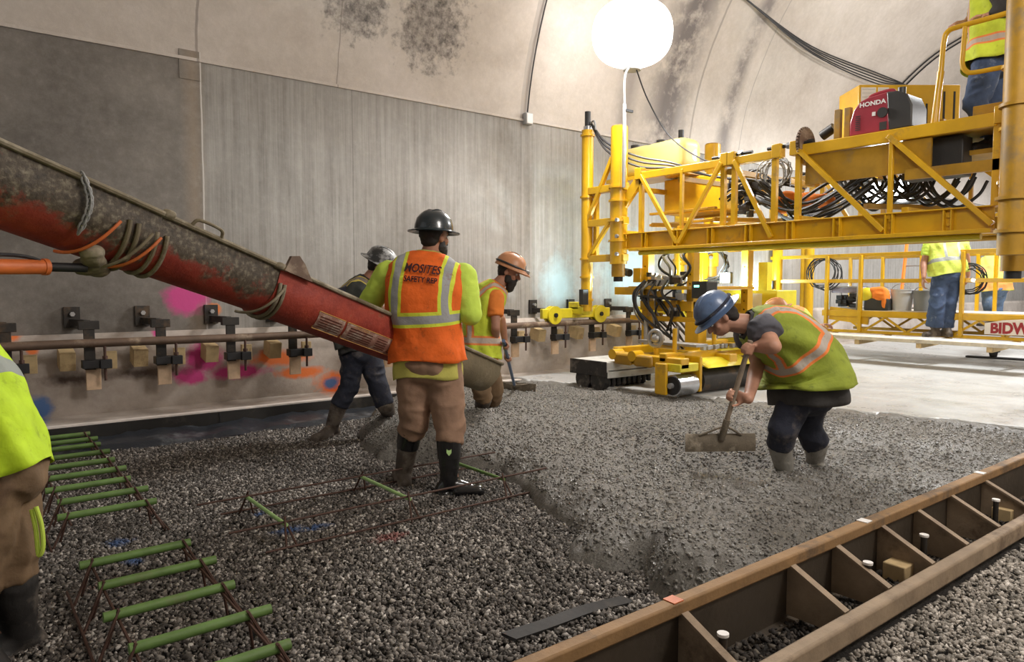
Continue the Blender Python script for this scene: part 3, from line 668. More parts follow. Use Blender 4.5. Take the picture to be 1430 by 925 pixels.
for y, sy in ((ya, 1), (yb, -1)):
    wf.cyl((1.05, y, MZ+.012), (3.15, y, MZ+.012), .006, 6); wf.cyl((1.2, y+sy*.09, .035), (3.0, y+sy*.09, .035), .006, 6)
wf.build('runner_wires', 'rust_wire', t)
for x in (1.335, 2.075, 2.77):
    for y, sy in ((ya, 1), (yb, -1)):
        lw = MB(); lw.cyl((x, y, MZ+.04), (x-.03, y+sy*.1, 0), .006, 6); lw.cyl((x, y, MZ+.02), (x+.05, y+sy*.06, 0), .006, 6); lw.build('leg_wire', 'rust_wire', t)

# ------------------------------------------------------------------ concrete chute
cA = P(-70, 222, t=2.83); cB = P(677, 522, t=5.85)
cax = (cB-cA).normalized(); cside = cax.cross(V((0, 0, 1))).normalized(); cup = cside.cross(cax).normalized()   # cside points to camera side or away
if cside.dot(V((0, 0, H))-cA) < 0: cside = -cside
def chp(s, th, r, off=0):
    """trough surface: s along axis, th 0 = camera-side rim, pi = far rim"""
    c = cA+cax*s
    if th < 0: return c+cside*(r+off)+cup*(-th)
    if th > math.pi: return c-cside*(r+off)+cup*(th-math.pi)
    return c+cside*math.cos(th)*(r+off)-cup*math.sin(th)*(r+off)
LEN = (cB-cA).length
def s_at(px):
    lo, hi = 0, LEN*1.1
    for _ in range(40):
        m_ = (lo+hi)/2; q = cA+cax*m_; dp = q.x*dv[0]*cp+q.y*dv[1]*cp-(q.z-H)*sp; xx = 715+FPX*(q.x*rv[0]+q.y*rv[1])/dp
        if xx < px: lo = m_
        else: hi = m_
    return m_
ch = thing('concrete_chute', 'long red truck chute in hinged sections pouring concrete behind the orange vest worker', 'chute', cB-V((0, 0, .4)))
def trough(name, s0, s1, r0, r1, m, wall=.012, ex=.09, rimlip=True, k=24, dirt=(.5, .5), endbev=0):
    mb = MB(); ths = [-ex, -ex*.5]+[math.pi*i/20 for i in range(21)]+[math.pi+ex*.5, math.pi+ex]; n = len(ths); q = []
    for off in (0, -wall):
        for i in range(k+1):
            s_ = s0+(s1-s0)*i/k; r = r0+(r1-r0)*i/k
            for th in ths:
                se = s_+ (endbev*math.sin(max(0, min(math.pi, th))) if i == k else 0)
                q.append(chp(se, th, r, off))
    fs = []; N = (k+1)*n
    for i in range(k):
        for j in range(n-1):
            fs.append((i*n+j, (i+1)*n+j, (i+1)*n+j+1, i*n+j+1)); fs.append((N+i*n+j, N+i*n+j+1, N+(i+1)*n+j+1, N+(i+1)*n+j))
        fs.append((i*n, N+i*n, N+(i+1)*n, (i+1)*n)); fs.append((i*n+n-1, (i+1)*n+n-1, N+(i+1)*n+n-1, N+i*n+n-1))
    for j in range(n-1):
        fs.append((j, j+1, N+j+1, N+j)); fs.append((k*n+j, N+k*n+j, N+k*n+j+1, k*n+j+1))
    mb.add(q, fs); o = mb.build(name, m, ch)
    at = o.data.attributes.new('rim', 'FLOAT', 'POINT'); vals = []
    for off in range(2):
        for i in range(k+1):
            for j, th in enumerate(ths):
                base = dirt[0]+(dirt[1]-dirt[0])*i/k
                vals.append(1.0 if off else base+.38-min(1, max(0, th)/1.5)*.75)
    at.data.foreach_set('value', vals)
    lp = MB()
    for sg, th in ((1, -ex), (-1, math.pi+ex)):
        lp.tube([chp(s0+(s1-s0)*i/6, th, r0+(r1-r0)*i/6, .008) for i in range(7)], .014, 8)
    lp.build('rim_bar', 'spout_mud', o); return o
s1_, s2_, s3_, s4_ = s_at(190), s_at(372), s_at(585), LEN
trough('upper_trough', 0, s_at(150), .200, .195, 'chute', dirt=(.30, .55))
trough('joint_trough', s_at(140), s1_, .192, .19, 'chute', dirt=(.40, .5))
trough('middle_trough', s1_-.04, s2_, .18, .165, 'chute', dirt=(.34, .44))
low = trough('lower_trough', s2_-.06, s3_+.15, .175, .17, 'chute', dirt=(-.15, -.1))
trough('spout', s3_+.1, s4_, .165, .15, 'spout_mud', dirt=(1, 1), endbev=-.06)
for sx in (s_at(150), s_at(162), s1_, s1_+.05, s2_-.05, s2_-.02):
    r_ = .203 if sx < s1_ else .187
    MB().tube([chp(sx+.04*math.sin(math.pi*i/16), math.pi*i/16, r_) for i in range(0, 17)], .011, 8).build('clamp_band', 'spout_mud', ch)
for px_, r_, m_, dn in ((122, .215, 'orange_paint', 0), (180, .21, 'orange_paint', 0), (165, .23, 'spout_mud', 0), (357, .20, 'spout_mud', 0)):
    s_ = s_at(px_); pts = [chp(s_+.05-.14*(i/9), .12+1.35*i/9, r_+.02*math.sin(i/9*3.1)) for i in range(10)]
    MB().tube(curve(pts, 3), .0075, 8).build('latch_rod', m_, ch)
def lump(name, pts, m, vox=.008): 
    mb = MB()
    for c, rad in pts: mb.ell(c, rad)
    return remeshed(mb, name, m, ch, vox, 2, .004, 30)
sj = s_at(140)
lump('under_joint', [(chp(sj+.02*i, 1.25+.12*i, .215+.012*(i % 2)), (.05, .05, .035)) for i in range(-2, 5)]+[(chp(sj, 1.5, .235), (.06, .05, .04))], 'spout_mud')
lump('rim_clump', [(chp(s_at(195)+.01*i, -.10, .19), (.025, .022, .02)) for i in range(3)], 'spout_mud', .006)
lump('rim_clump', [(chp(s_at(355)+.02*i, -.09, .18), (.03, .02, .018)) for i in range(4)], 'spout_mud', .006)
MB().tube(curve([chp(s_at(230), -.10, .18, .01), chp(s_at(235), -.13, .18, .03), chp(s_at(265), -.13, .18, .03), chp(s_at(272), -.10, .18, .01)], 4), .009, 8).build('grab_handle', 'spout_mud', ch)
# lip plate where the lower section hooks on
hp = MB(); s0_ = s_at(360)
hp.poly([(0, 0), (.02, .09), (.07, .11), (.12, .08), (.20, .0)], .02, lambda u, v, w_: chp(s0_+u, -.07-v, .19, w_)); hp.build('hook_plate', 'rust_pipe', ch)
# chain on the upper section
cn = MB(); pts = curve([chp(s_at(72), -.10, .215), chp(s_at(88), -.02, .225), chp(s_at(93), .2, .225), chp(s_at(95), .62, .225)], 5)
for i in range(len(pts)-1):
    a, b = pts[i], pts[i+1]; d = (b-a).normalized(); u = cside.cross(d).normalized() if i % 2 else cside
    m_ = (a+b)/2; lnk = [m_+d*.024*math.cos(w_)+u*.012*math.sin(w_) for w_ in [2*math.pi*j/10 for j in range(11)]]; cn.tube(lnk+[lnk[1]], .0045, 6, False)
cn.build('chain', 'cable_grey', ch)
hy0 = P(-80, 372, t=2.75); hy1 = P(66, 373, t=3.1); hy2 = P(106, 374, t=3.17)
cy_ = MB(); cy_.cyl(hy0, hy1, .032, 20); cy_.cyl(hy1-(hy1-hy0).normalized()*.02, hy1, .036, 20); c_ = cy_.build('hydraulic_cylinder', 'orange_paint', ch)
MB().cyl(hy1, hy2+(hy2-hy1)*.4, .02, 16).build('piston_rod', 'black_metal', c_)
MB().tube(curve([P(-60, 358, t=2.72), P(10, 356, t=2.95), P(50, 362, t=3.05), P(62, 372, t=3.08)], 5), .008, 8).build('hydraulic_hose', 'cable_black', c_)
# warning stickers
for px0, px1, nm_ in ((427, 463, 'warning_label'), (466, 545, 'warning_label')):
    a_, b_ = s_at(px0), s_at(px1); th_a, th_b = .35, 1.05; k = 8
    def pt(u, v, off=.003): return chp(a_+(b_-a_)*u+.03*(v-.5), th_a+(th_b-th_a)*v, .174, off)
    mb = MB(); q = [pt(i/k, j/6) for i in range(k+1) for j in range(7)]
    mb.add(q, [(i*7+j, (i+1)*7+j, (i+1)*7+j+1, i*7+j+1) for i in range(k) for j in range(6)]); lab = mb.build(nm_, 'sticker', low)
    mb = MB()
    for j in range(5):
        v0 = .2+.14*j
        for (u0, u1) in (((.08, .9),) if px0 < 450 else ((.06, .44), (.52, .70), (.76, .94))):
            mb.add([pt(u0, v0, .0045), pt(u1, v0, .0045), pt(u1, v0+.05, .0045), pt(u0, v0+.05, .0045)], [(0, 1, 2, 3)])
    mb.build('printed_lines', 'sticker_line', lab, False)
    mb = MB(); mb.tube([pt(0, 0), pt(1, 0), pt(1, 1), pt(0, 1), pt(0, 0)], .003, 4); mb.build('border', 'sticker_edge', lab)
    if px0 > 450:
        letter('lettering', 'CAUTION', .035, lambda x, y, z: pt(.24+x*1.6, .16-y*4.2, .006), 'sticker_edge', lab)

# ------------------------------------------------------------------ paving machine
pv = thing('bridge_paver', 'big yellow bridge deck paving machine spanning the tunnel', 'paving machine', (7.5, 4.2, SL))
FX, BX = 6.68, 8.5; TL, TR = 6.12, 2.2; ZB, ZT = 1.83, 2.72
def pipeleg(x, y, r, z0, z1, m='yellow', parts=()):
    mb = MB(); mb.cyl((x, y, z0), (x, y, z1), r, 28)
    for zc in parts: mb.cyl((x, y, zc-.012), (x, y, zc+.012), r*1.22, 28)
    return mb
# outer legs on the pipe rail
for X, bogie in ((6.65, True), (8.5, True)):
    Yl = 6.9 if X < 7 else 6.86
    lg = pipeleg(X, Yl, .078, 1.05, 3.42, parts=(3.35, 1.74, 1.5, 1.20, 2.55)).build('outer_leg', 'yellow', pv)
    MB().cyl((X, Yl, 3.42), (X, Yl, 3.47), .055, 16).build('leg_collar', 'chrome', lg)
    MB().cyl((X, Yl, 3.46), (X, Yl, 3.66), .04, 20).build('lift_motor', 'black_plastic', lg)
    MB().tube(curve([(X, Yl-.05, 3.5), (X, Yl-.12, 3.52), (X, Yl-.15, 3.4)], 4), .012, 8).build('elbow', 'cable_grey', lg)
    bg = MB(); bg.beam((X-.62, PY, 1.02), (X+.62, PY, 1.02), .06, .13); bg.box((X, PY-.1, 1.06), (.2, .24, .1)); bg.box((X, PY-.05, 1.12), (.2, .2, .1)); b_ = bg.build('wheel_bogie', 'lime_yellow', pv, bevel=.01)
    for dx in (-.42, .42):
        mb = MB(); mb.tube([(X+dx, PY-.055, 1.0), (X+dx, PY-.03, 1.0), (X+dx, PY-.03, 1.0), (X+dx, PY+.03, 1.0), (X+dx, PY+.03, 1.0), (X+dx, PY+.055, 1.0)], [.12, .12, .085, .085, .12, .12], 28); mb.build('rail_wheel', 'lime_yellow', b_)
        mb = MB(); mb.cyl((X+dx, PY-.075, 1.0), (X+dx, PY-.055, 1.0), .03, 12); mb.build('hub', 'black_metal', b_)
    MB().box((X-.14, Yl-.09, 1.24), (.1, .08, .2)).build('control_box', 'black_plastic', pv, bevel=.006)
    MB().cyl((X, Yl, 1.0), (X, Yl, 1.1), .06, 20).build('leg_foot', 'lime_yellow', pv)
# inner columns
for X, Y in ((6.65, 6.33), (8.5, 6.3), (6.65, 2.05), (8.5, 2.05)):
    c_ = pipeleg(X, Y, .108, 1.66, 3.36, parts=(2.62, 2.2, 1.95, 3.1 if Y < 3 else 2.45)).build('column', 'yellow', pv)
    MB().cyl((X, Y, 1.50), (X, Y, 1.68), .085, 24).build('column_sleeve', 'yellow_dark', c_)
    MB().cyl((X, Y, 1.44), (X, Y, 1.51), .06, 20).build('column_foot', 'black_metal', c_)
    MB().cyl((X, Y, 3.36), (X, Y, 3.375), .10, 24).build('column_cap', 'yellow_dark', c_)
    for z in (1.78, 2.0, 2.2):
        MB().cyl((X-.12, Y-.1, z), (X-.15, Y-.1, z), .025, 8).build('bolt', 'silver', c_)
# second tube standing beside the right column
c_ = pipeleg(6.42, 1.98, .11, 1.62, 3.75, parts=(2.05, 2.75, 1.8)).build('outer_leg', 'yellow_dark', pv)
# brackets tying legs to columns
for X in (6.65, 8.5):
    mb = MB()
    for z in (1.74, 2.2, 2.62): mb.beam((X, 6.95, z), (X, 6.2, z), .10, .09)
    mb.beam((X-.03, 6.85, 2.25), (X-.03, 6.42, 3.0), .05, .05); mb.beam((X-.03, 6.82, 1.78), (X-.03, 6.45, 2.2), .05, .05); mb.beam((X+.05, 6.78, 1.74), (X+.05, 6.78, 2.65), .06, .06)
    mb.build('leg_bracket', 'yellow', pv, bevel=.006)
# the two trusses
def truss(X, m, nlab):
    tr = MB(); tr.ibeam((X, TL+.1, ZB+.105), (X, TR, ZB+.105), .12, .20, .012); tr.beam((X, TL, ZB), (X, TR, ZB), .16, .035)
    o = tr.build('lower_girder', m, pv, bevel=.004)
    rl = MB(); rl.cyl((X+.02, TL-.1, ZB-.04), (X+.02, TR+.1, ZB-.04), .028, 14); rl.build('carriage_rail', 'lime_yellow' if m == 'yellow' else m, o)
    y = TL-.2
    while y > TR+.2:
        s_ = MB(); s_.beam((X-.04, y, ZB+.02), (X-.04, y, ZB+.19), .05, .01, (0, 1, 0)); s_.beam((X-.04, y-.06, ZB+.02), (X-.04, y-.06, ZB+.19), .05, .01, (0, 1, 0)); s_.box((X-.012, y-.03, ZB+.1), (.01, .06, .15))
        s_.cyl((X-.016, y-.03, ZB+.14), (X-.035, y-.03, ZB+.14), .015, 6); s_.cyl((X-.016, y-.03, ZB+.07), (X-.035, y-.03, ZB+.07), .015, 6); s_.build('stiffener', m, o); y -= .48
    segs = [(5.98, 4.80), (4.66, 4.18), (3.92, 2.2)]
    for a, b in segs:
        c_ = MB(); c_.beam((X, a, ZT), (X, b, ZT), .07, .085 if a > 4 else .11); c_.build('top_chord', m, pv, bevel=.006)
        for yy in (a, b):
            MB().beam((X, yy, ZB+.2), (X, yy, ZT), .055, .05).build('upright', m, pv, bevel=.004)
        MB().box((X-.0, a+.03, ZT+.03), (.10, .10, .14)).build('pin_block', m, pv, bevel=.006)
        MB().box((X-.0, b-.03, ZT+.03), (.10, .10, .14)).build('pin_block', m, pv, bevel=.006)
        ln = a-b
        nb = 2 if ln > 1 else 1
        for i in range(nb):
            y0 = a-ln*i/nb; y1 = a-ln*(i+1)/nb; z0, z1 = (ZT, ZB+.05) if i % 2 == 0 or ln > 1.5 else (ZB+.05, ZT)
            MB().beam((X-.045, y0-.02, z0), (X-.045, y1, z1), .04, .045).build('brace', m, pv, bevel=.003)
            if i % 2 == 0 and nb > 1: MB().beam((X-.02, y1-.04, ZB+.15), (X-.02, y1-.04, ZT), .035, .04).build('brace', m, pv, bevel=.003)
    for a, b in ((5.98, 6.3),): MB().beam((X, a, ZT), (X, b, ZT-.35), .05, .12).build('gusset_plate', m, pv)
    for yy in (4.73, 4.05):
        MB().tube([(X, yy-.28, ZT+.07), (X, yy+.22, ZT+.07)], .018, 10).build('threaded_rod', 'black_metal', pv)
        for q_ in (-.16, -.04, .08): MB().cyl((X, yy+q_, ZT+.07), (X, yy+q_+.04, ZT+.07), .034, 6).build('nut', 'chrome', pv)
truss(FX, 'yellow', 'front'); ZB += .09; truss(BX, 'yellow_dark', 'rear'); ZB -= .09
# cross ties between the two trusses
for y in (6.3, 5.4, 4.73, 3.9, 2.9, 2.1):
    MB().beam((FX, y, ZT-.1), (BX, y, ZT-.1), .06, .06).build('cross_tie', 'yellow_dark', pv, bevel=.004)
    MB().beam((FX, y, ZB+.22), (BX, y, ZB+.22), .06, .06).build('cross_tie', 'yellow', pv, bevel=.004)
for y in (5.9, 5.0, 3.3): MB().beam((FX+.1, y, ZB+.3), (BX-.1, y-.8, ZB+.3), .05, .05).build('cross_tie', 'yellow_dark', pv, bevel=.004)
# power pack deck between the trusses
mb = MB()
for z in (2.02, 2.16, 2.30): mb.beam((7.1, 6.2, z), (7.1, 5.2, z), .05, .03); mb.beam((7.9, 6.2, z), (7.9, 5.2, z), .05, .03)
mb.box((7.5, 5.75, 2.05), (.9, 1.1, .04)); mb.build('pump_deck', 'yellow_dark', pv, bevel=.003)
MB().box((7.75, 5.85, 2.55), (.5, .95, .46)).build('hydraulic_tank', 'yellow', pv, bevel=.02)
mb = MB()
for i in range(26):
    mb.box((7.35+rnd.uniform(-.12, .12), 5.02+rnd.uniform(-.2, .2), 2.3+rnd.uniform(-.08, .4)), (rnd.uniform(.03, .12), rnd.uniform(.03, .12), rnd.uniform(.03, .12)), Matrix.Rotation(rnd.random(), 3, 'Z'))
mb.build('pump_motor', 'dark_steel', pv, bevel=.004)
mb = MB()
for i in range(14):
    a = V((7.3+rnd.uniform(-.15, .15), 5.1+rnd.uniform(-.15, .15), 2.3+rnd.uniform(0, .3))); mb.tube(curve([a, a+V((rnd.uniform(-.1, .1), -.2, .1)), a+V((.1, -.4, -.05)), a+V((.2, -.7, -.15))], 5), .013, 6)
mb.build('hydraulic_hose', 'cable_black', pv)
MB().box((7.25, 5.0, 2.62), (.12, .16, .06)).build('valve_block', 'blue_box', pv, bevel=.004)
# big sheave and right-hand platform
sc_ = P(1125, 201, X=6.75); sy_ = sc_.y; sz_ = sc_.z
mb = MB(); mb.tube([(6.75, sy_+.03, sz_), (6.75, sy_+.02, sz_), (6.75, sy_+.01, sz_), (6.75, sy_-.01, sz_), (6.75, sy_-.02, sz_), (6.75, sy_-.03, sz_)], [.12, .15, .14, .14, .15, .12], 36)
for i in range(30): mb.box((6.75+.155*math.cos(i*math.pi/15), sy_, sz_+.155*math.sin(i*math.pi/15)), (.02, .02, .02), Matrix.Rotation(-i*math.pi/15, 3, 'Y'))
mb.build('chain_sprocket', 'rust_pipe', pv)
MB().tube([(6.75, sy_-.08, sz_), (6.75, sy_+.08, sz_)], .04, 14).build('sprocket_hub', 'dark_steel', pv)
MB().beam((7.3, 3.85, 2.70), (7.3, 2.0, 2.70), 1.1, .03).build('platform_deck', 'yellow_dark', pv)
pz = 2.80
for y in (3.62, 3.52): MB().box((6.85, y, 2.93), (.05, .06, .32)).build('post_bracket', 'yellow_dark', pv, bevel=.004)
mb = MB(); mb.mm((FX-.0, 3.85, 2.38), (FX+.03, 2.7, 2.66)); mb.build('side_panel', 'yellow_dark', pv)
MB().box((6.92, 2.75, 2.50), (.2, .5, .34)).build('tool_box', 'black_plastic', pv, bevel=.01)
MB().beam((FX, 2.15, 2.36), (FX, 2.9, 2.36), .05, .09).build('lower_chord', 'yellow_dark', pv)
# engine cover: louvred panel
te = 7.25; e0, e1 = P(1200, 118, t=te), P(1342, 118, t=te); ed_ = (e1-e0); ed_.z = 0; el_ = ed_.length; ed_.normalize(); en_ = V((ed_.y, -ed_.x, 0))
if en_.dot(VCAM-e0) < 0: en_ = -en_
ez = e0.z
def epl(u, v, w_): return V((e0.x, e0.y, ez))+ed_*u-V((0, 0, v))+en_*w_
def ebox(u0, v0, u1, v1, w0, w1):
    mb = MB(); q = [epl(u, v, w_) for u in (u0, u1) for v in (v0, v1) for w_ in (w0, w1)]
    return mb.add(q, [(0, 1, 3, 2), (4, 6, 7, 5), (0, 4, 5, 1), (2, 3, 7, 6), (0, 2, 6, 4), (1, 5, 7, 3)])
e_ = ebox(0, 0, el_, .72, -.45, 0).build('engine_cover', 'yellow', pv, bevel=.012)
for i, u in enumerate((.60, .66, .74, .83, .93)):
    ebox(el_*u, .07+.12*(i < 2), el_*u+.02, .66, 0, .004).build('vent_slot', 'black_metal', e_, smooth=False)
for (u0, v0, u1, v1) in ((.02, .03, .17, .17), (.02, .18, .17, .33), (.19, .03, .30, .09), (.19, .15, .29, .23)):
    nt_ = ebox(u0, v0, u1, v1, 0, .003).build('notice', 'white_paint', e_, smooth=False)
    for j in range(3): ebox(u0+.01, v0+.015+j*(v1-v0)*.28, u1-.01, v0+.019+j*(v1-v0)*.28, .003, .004).build('printed_line', 'grey_paint', nt_, smooth=False)
# guard rails of the operator platform
rl = lambda pts, nm_='guard_rail', r=.022: MB().tube(curve([P(x, y, X=6.75) for x, y in pts], 6), r, 12).build(nm_, 'yellow', pv)
rl([(1306, 180), (1313, 110), (1318, 60), (1324, 44), (1340, 37), (1380, 26), (1425, 13), (1470, 2)])
rl([(1348, 37), (1345, 70), (1344, 90), (1350, 100), (1362, 101), (1400, 94)], r=.020)
MB().cyl(P(1303, 182, X=6.75), P(1314, 100, X=6.75), .028, 14).build('rail_socket', 'yellow', pv)
mb = MB(); a = P(1360, 165, X=6.8); mb.beam(a, a+V((0, -.5, 0)), .06, .18); mb.build('step_bracket', 'yellow_dark', pv, bevel=.004)
st_y = P(1385, 214, X=7.3); MB().box((7.3, st_y.y, st_y.z-.03), (.7, 1.0, .04)).build('operator_step', 'yellow_dark', pv)
MB().beam((7.0, st_y.y+.3, st_y.z-.03), (7.0, st_y.y+.3, 2.86), .05, .05).build('step_hanger', 'yellow_dark', pv)
# hose festoon under truss
# carriage
cg = thing('paving_carriage', 'yellow paving carriage with rollers hanging under the truss', 'carriage', (7.5, 5.2, SL))
CYL = 5.2
yl_, yr_ = P(905, 400, X=7.0).y, P(968, 400, X=7.0).y
for y in (yl_, yr_):
    for X in (7.0, 8.1):
        MB().beam((X, y, .55), (X, y, 1.84), .10, .12).build('mast_post', 'yellow', cg, bevel=.006)
        mb = MB()
        for k in range(9): mb.cyl((X-.052, y, .75+.11*k), (X-.06, y, .75+.11*k), .012, 8)
        mb.build('bolt_holes', 'dark_steel', cg)
mb = MB(); mb.mm((6.85, yl_+.2, 1.34), (8.2, yr_-.05, 1.38)); mb.build('valve_shelf', 'yellow', cg, bevel=.004)
mb = MB(); mb.beam((6.95, yl_+.5, 1.32), (6.95, yl_, 1.32), .08, .1); mb.beam((6.95, yl_+.12, 1.52), (6.95, yl_-.0, 1.52), .2, .18); mb.build('shelf_arm', 'yellow', cg, bevel=.004)
MB().cyl((6.88, yl_+.2, 1.55), (6.9, yl_+.38, 1.58), .05, 14).build('knob', 'black_plastic', cg)
mb = MB()
for i in range(34):
    mb.box((7.0+rnd.uniform(-.08, .2), yl_-.05-rnd.random()*(yl_-yr_-.1), 1.40+rnd.uniform(0, .1)), (rnd.uniform(.03, .1), rnd.uniform(.03, .09), rnd.uniform(.03, .1)), Matrix.Rotation(rnd.random(), 3, 'Z'))
mb.build('valve_bank', 'silver', cg, bevel=.004)
MB().beam((6.95, yl_+.05, 1.14), (6.95, yr_-.05, 1.14), .08, .12).build('cross_beam', 'yellow', cg, bevel=.004); MB().beam((6.95, yl_+.2, .98), (6.95, yr_-.15, .98), .12, .06).build('cross_beam', 'yellow', cg, bevel=.004); MB().beam((8.1, yl_, 1.1), (8.1, yr_, 1.1), .08, .12).build('cross_beam', 'yellow', cg, bevel=.004)
mb = MB(); mb.beam((6.9, yl_-.05, 1.26), (6.9, yr_+.1, 1.22), .3, .02); mb.build('hose_tray', 'black_metal', cg)
for k in range(20):
    a = V((6.9+rnd.uniform(-.05, .1), yl_-rnd.random()*(yl_-yr_), 1.45)); b = V((7.0+rnd.uniform(-.1, .2), yl_-rnd.random()*(yl_-yr_), .6+rnd.random()*.25))
    if k > 14: a, b = V((7.0, yl_-.08*(k-9)+.1, 1.84)), V((6.95, yl_-.1-.05*(k-9), 1.46))
    m1 = (a+b)/2+V((-.12, rnd.uniform(-.25, .25), -.05)); MB().tube(curve([a, (a+m1)/2+V((-.08, .06, .03)), m1, b], 6), .011+.006*(k % 2), 8).build('hydraulic_hose', 'cable_black' if k % 3 else 'cable_grey', cg)
for i in range(22):
    MB().box((6.88+rnd.uniform(-.03, .12), yl_-rnd.random()*(yl_-yr_), rnd.choice((1.02, 1.07, 1.2, 1.24, 1.44, 1.5))+rnd.uniform(0, .04)), (rnd.uniform(.04, .1), rnd.uniform(.03, .12), rnd.uniform(.03, .09))).build('valve', rnd.choice(('silver', 'black_metal', 'dark_steel', 'yellow_dark')), cg, bevel=.004)
for z_, y_ in ((.86, yl_-.1), (.80, yr_+.12)): MB().cyl((6.86, y_, .62), (6.86, y_, z_+.1), .03, 14).build('lift_cylinder', 'silver', cg)
cb = P(980, 405, X=6.85); o_ = MB().box((6.9, cb.y, cb.z), (.2, .22, .2)).build('control_box', 'black_plastic', cg, bevel=.012)
MB().mm((6.797, cb.y-.0, cb.z+.03), (6.799, cb.y+.07, cb.z+.055)).build('indicator', 'led_green', o_)
# lower roller frame
MB().mm((6.0, 5.75, .50), (6.14, 4.80, .62)).build('frame_rail', 'yellow', cg, bevel=.012)
MB().mm((6.85, 6.3, .50), (7.0, 4.80, .62)).build('frame_rail', 'yellow', cg, bevel=.012)
MB().mm((8.2, 6.0, .50), (8.35, 4.80, .62)).build('frame_rail', 'yellow', cg, bevel=.012)
MB().mm((6.0, 5.10, .56), (8.35, 5.0, .66)).build('frame_rail', 'yellow', cg, bevel=.012)
MB().mm((6.2, 5.98, .56), (8.35, 5.88, .66)).build('frame_rail', 'yellow', cg, bevel=.012)
for y in (5.72, 5.42): MB().box((5.98, y-.12, .555), (.05, .26, .13)).build('frame_cover', 'yellow_dark', cg, bevel=.03)
for y in (5.75, 5.45): MB().cyl((5.95, y, .60), (6.1, y, .60), .06, 16).build('roller_bearing', 'yellow', cg)
mb = MB(); mb.torus((6.15, 5.28, .80), (1, .1, 0), .09, .02, 24, 8); mb.ell((6.17, 5.28, .80), (.06, .06, .06)); mb.box((6.17, 5.42, .76), (.08, .2, .03)); mb.build('handwheel', 'silver', cg)
MB().box((6.35, 5.05, .74), (.2, .5, .03)).build('hose_guard', 'silver', cg, bevel=.003)
MB().cyl((6.17, 5.28, .6), (6.17, 5.28, .72), .03, 12).build('handwheel_post', 'yellow', cg)
def drum(x0, x1, y, z, r, m, dark=True):
    d_ = MB().cyl((x0, y, z), (x1, y, z), r, 36).build('roller', m, cg)
    MB().cyl((x0-.01, y, z), (x0, y, z), r*.86, 32).build('drum_end', 'black_metal', d_)
    MB().cyl((x0-.05, y, z), (x0, y, z), .03, 16).build('axle', 'silver', d_)
drum(5.99, 6.30, 4.90, SL+.125, .115, 'chrome'); drum(6.38, 8.3, 4.92, SL+.15, .14, 'dark_steel')
mb = MB(); mb.poly([(-.17, .245), (-.19, .25), (-.01, .33), (.16, .33), (.16, .318), (0, .318)], 1.9, lambda u, v, w_: V((6.38+w_, 4.92+u, SL+.05+v))); mb.build('splash_guard', 'lime_yellow', cg)
MB().mm((6.32, 5.06, SL+.04), (6.365, 4.80, SL+.42)).build('end_plate', 'yellow', cg, bevel=.01)
MB().mm((5.93, 5.10, SL+.02), (5.97, 4.94, SL+.36)).build('end_plate', 'yellow', cg, bevel=.015)
MB().mm((5.99, 5.02, SL+.27), (6.30, 4.80, SL+.36)).build('roller_cover', 'lime_yellow', cg, bevel=.01)
MB().mm((6.9, 5.15, .64), (8.6, 4.95, .66)).build('walk_plate', 'lime_yellow', cg)
for i in range(16): MB().box((6.6+i*.08, 5.0+rnd.uniform(-.03, .03), .69), (.05, .05, .05)).build('fitting', 'silver', cg, bevel=.004)
for x_ in (6.2, 6.9, 7.6): MB().cyl((x_, 5.05, .62), (x_, 5.05, .92), .025, 12).build('lift_rod', 'yellow', cg)
MB().box((7.6, 5.5, .86), (.7, .5, .22)).build('drip_pan', 'hood_white', cg, bevel=.01)
MB().box((6.95, 5.35, .78), (.16, .2, .36)).build('mast_foot', 'yellow', cg, bevel=.01)
# auger hood at the front of the carriage
hx0, hx1 = 5.87, 6.73; hy0_, hy1_ = 6.36, 5.75
mb = MB(); mb.mm((hx0, hy0_, .39), (hx1, hy1_, .51)); mb.mm((hx0+.02, hy1_+.02, .32), (hx1, hy1_, .42)); mb.build('auger_hood', 'hood_white', cg, bevel=.012)
MB().mm((hx0-.012, hy0_, .34), (hx0, hy1_, .515)).build('hood_end', 'rubber', cg, bevel=.004)
for y in (6.15, 5.90):
    pts = [V((hx0+.05+.75*i/60, y+.0+.085*math.cos(i*.9), .285+.085*math.sin(i*.9))) for i in range(61)]
    mb = MB(); mb.cyl((hx0+.02, y, .285), (hx1-.05, y, .285), .03, 12); mb.tube(pts, .03, 8); mb.cyl((hx0+.0, y, .285), (hx0+.06, y, .285), .12, 28); mb.build('auger', 'rubber', cg)
MB().mm((6.3, 5.9, .48), (6.6, 5.5, .56)).build('hood_bracket', 'yellow', cg, bevel=.01)

# things carried on the paver
tk = thing('water_tank', 'pale yellow plastic water tank on top of the paving machine', 'tank', (7.6, 6.3, 2.85))
mb = MB(); prof = [(7.06, .10, .10, 3.05), (7.04, .18, .15, 3.05), (6.96, .22, .19, 3.05), (6.5, .22, .20, 3.05), (6.42, .212, .193, 3.05), (6.34, .22, .20, 3.05), (5.98, .22, .205, 3.055), (5.89, .21, .20, 3.055), (5.85, .18, .17, 3.055), (5.84, .1, .1, 3.055)]; q = []; n_ = 24
for (y, a_, b_, z) in prof:
    for j in range(n_):
        an = 2*math.pi*j/n_; cx, cz = math.cos(an), math.sin(an); e_ = .45
        q.append((7.45+a_*math.copysign(abs(cx)**e_, cx), y, z+b_*math.copysign(abs(cz)**e_, cz)))
mb.add(q, [(i*n_+j, i*n_+(j+1) % n_, (i+1)*n_+(j+1) % n_, (i+1)*n_+j) for i in range(len(prof)-1) for j in range(n_)]+[tuple(range(n_)), tuple(reversed(range((len(prof)-1)*n_, len(prof)*n_)))])
mb.build('tank_body', 'tank_yellow', tk, ang=60)
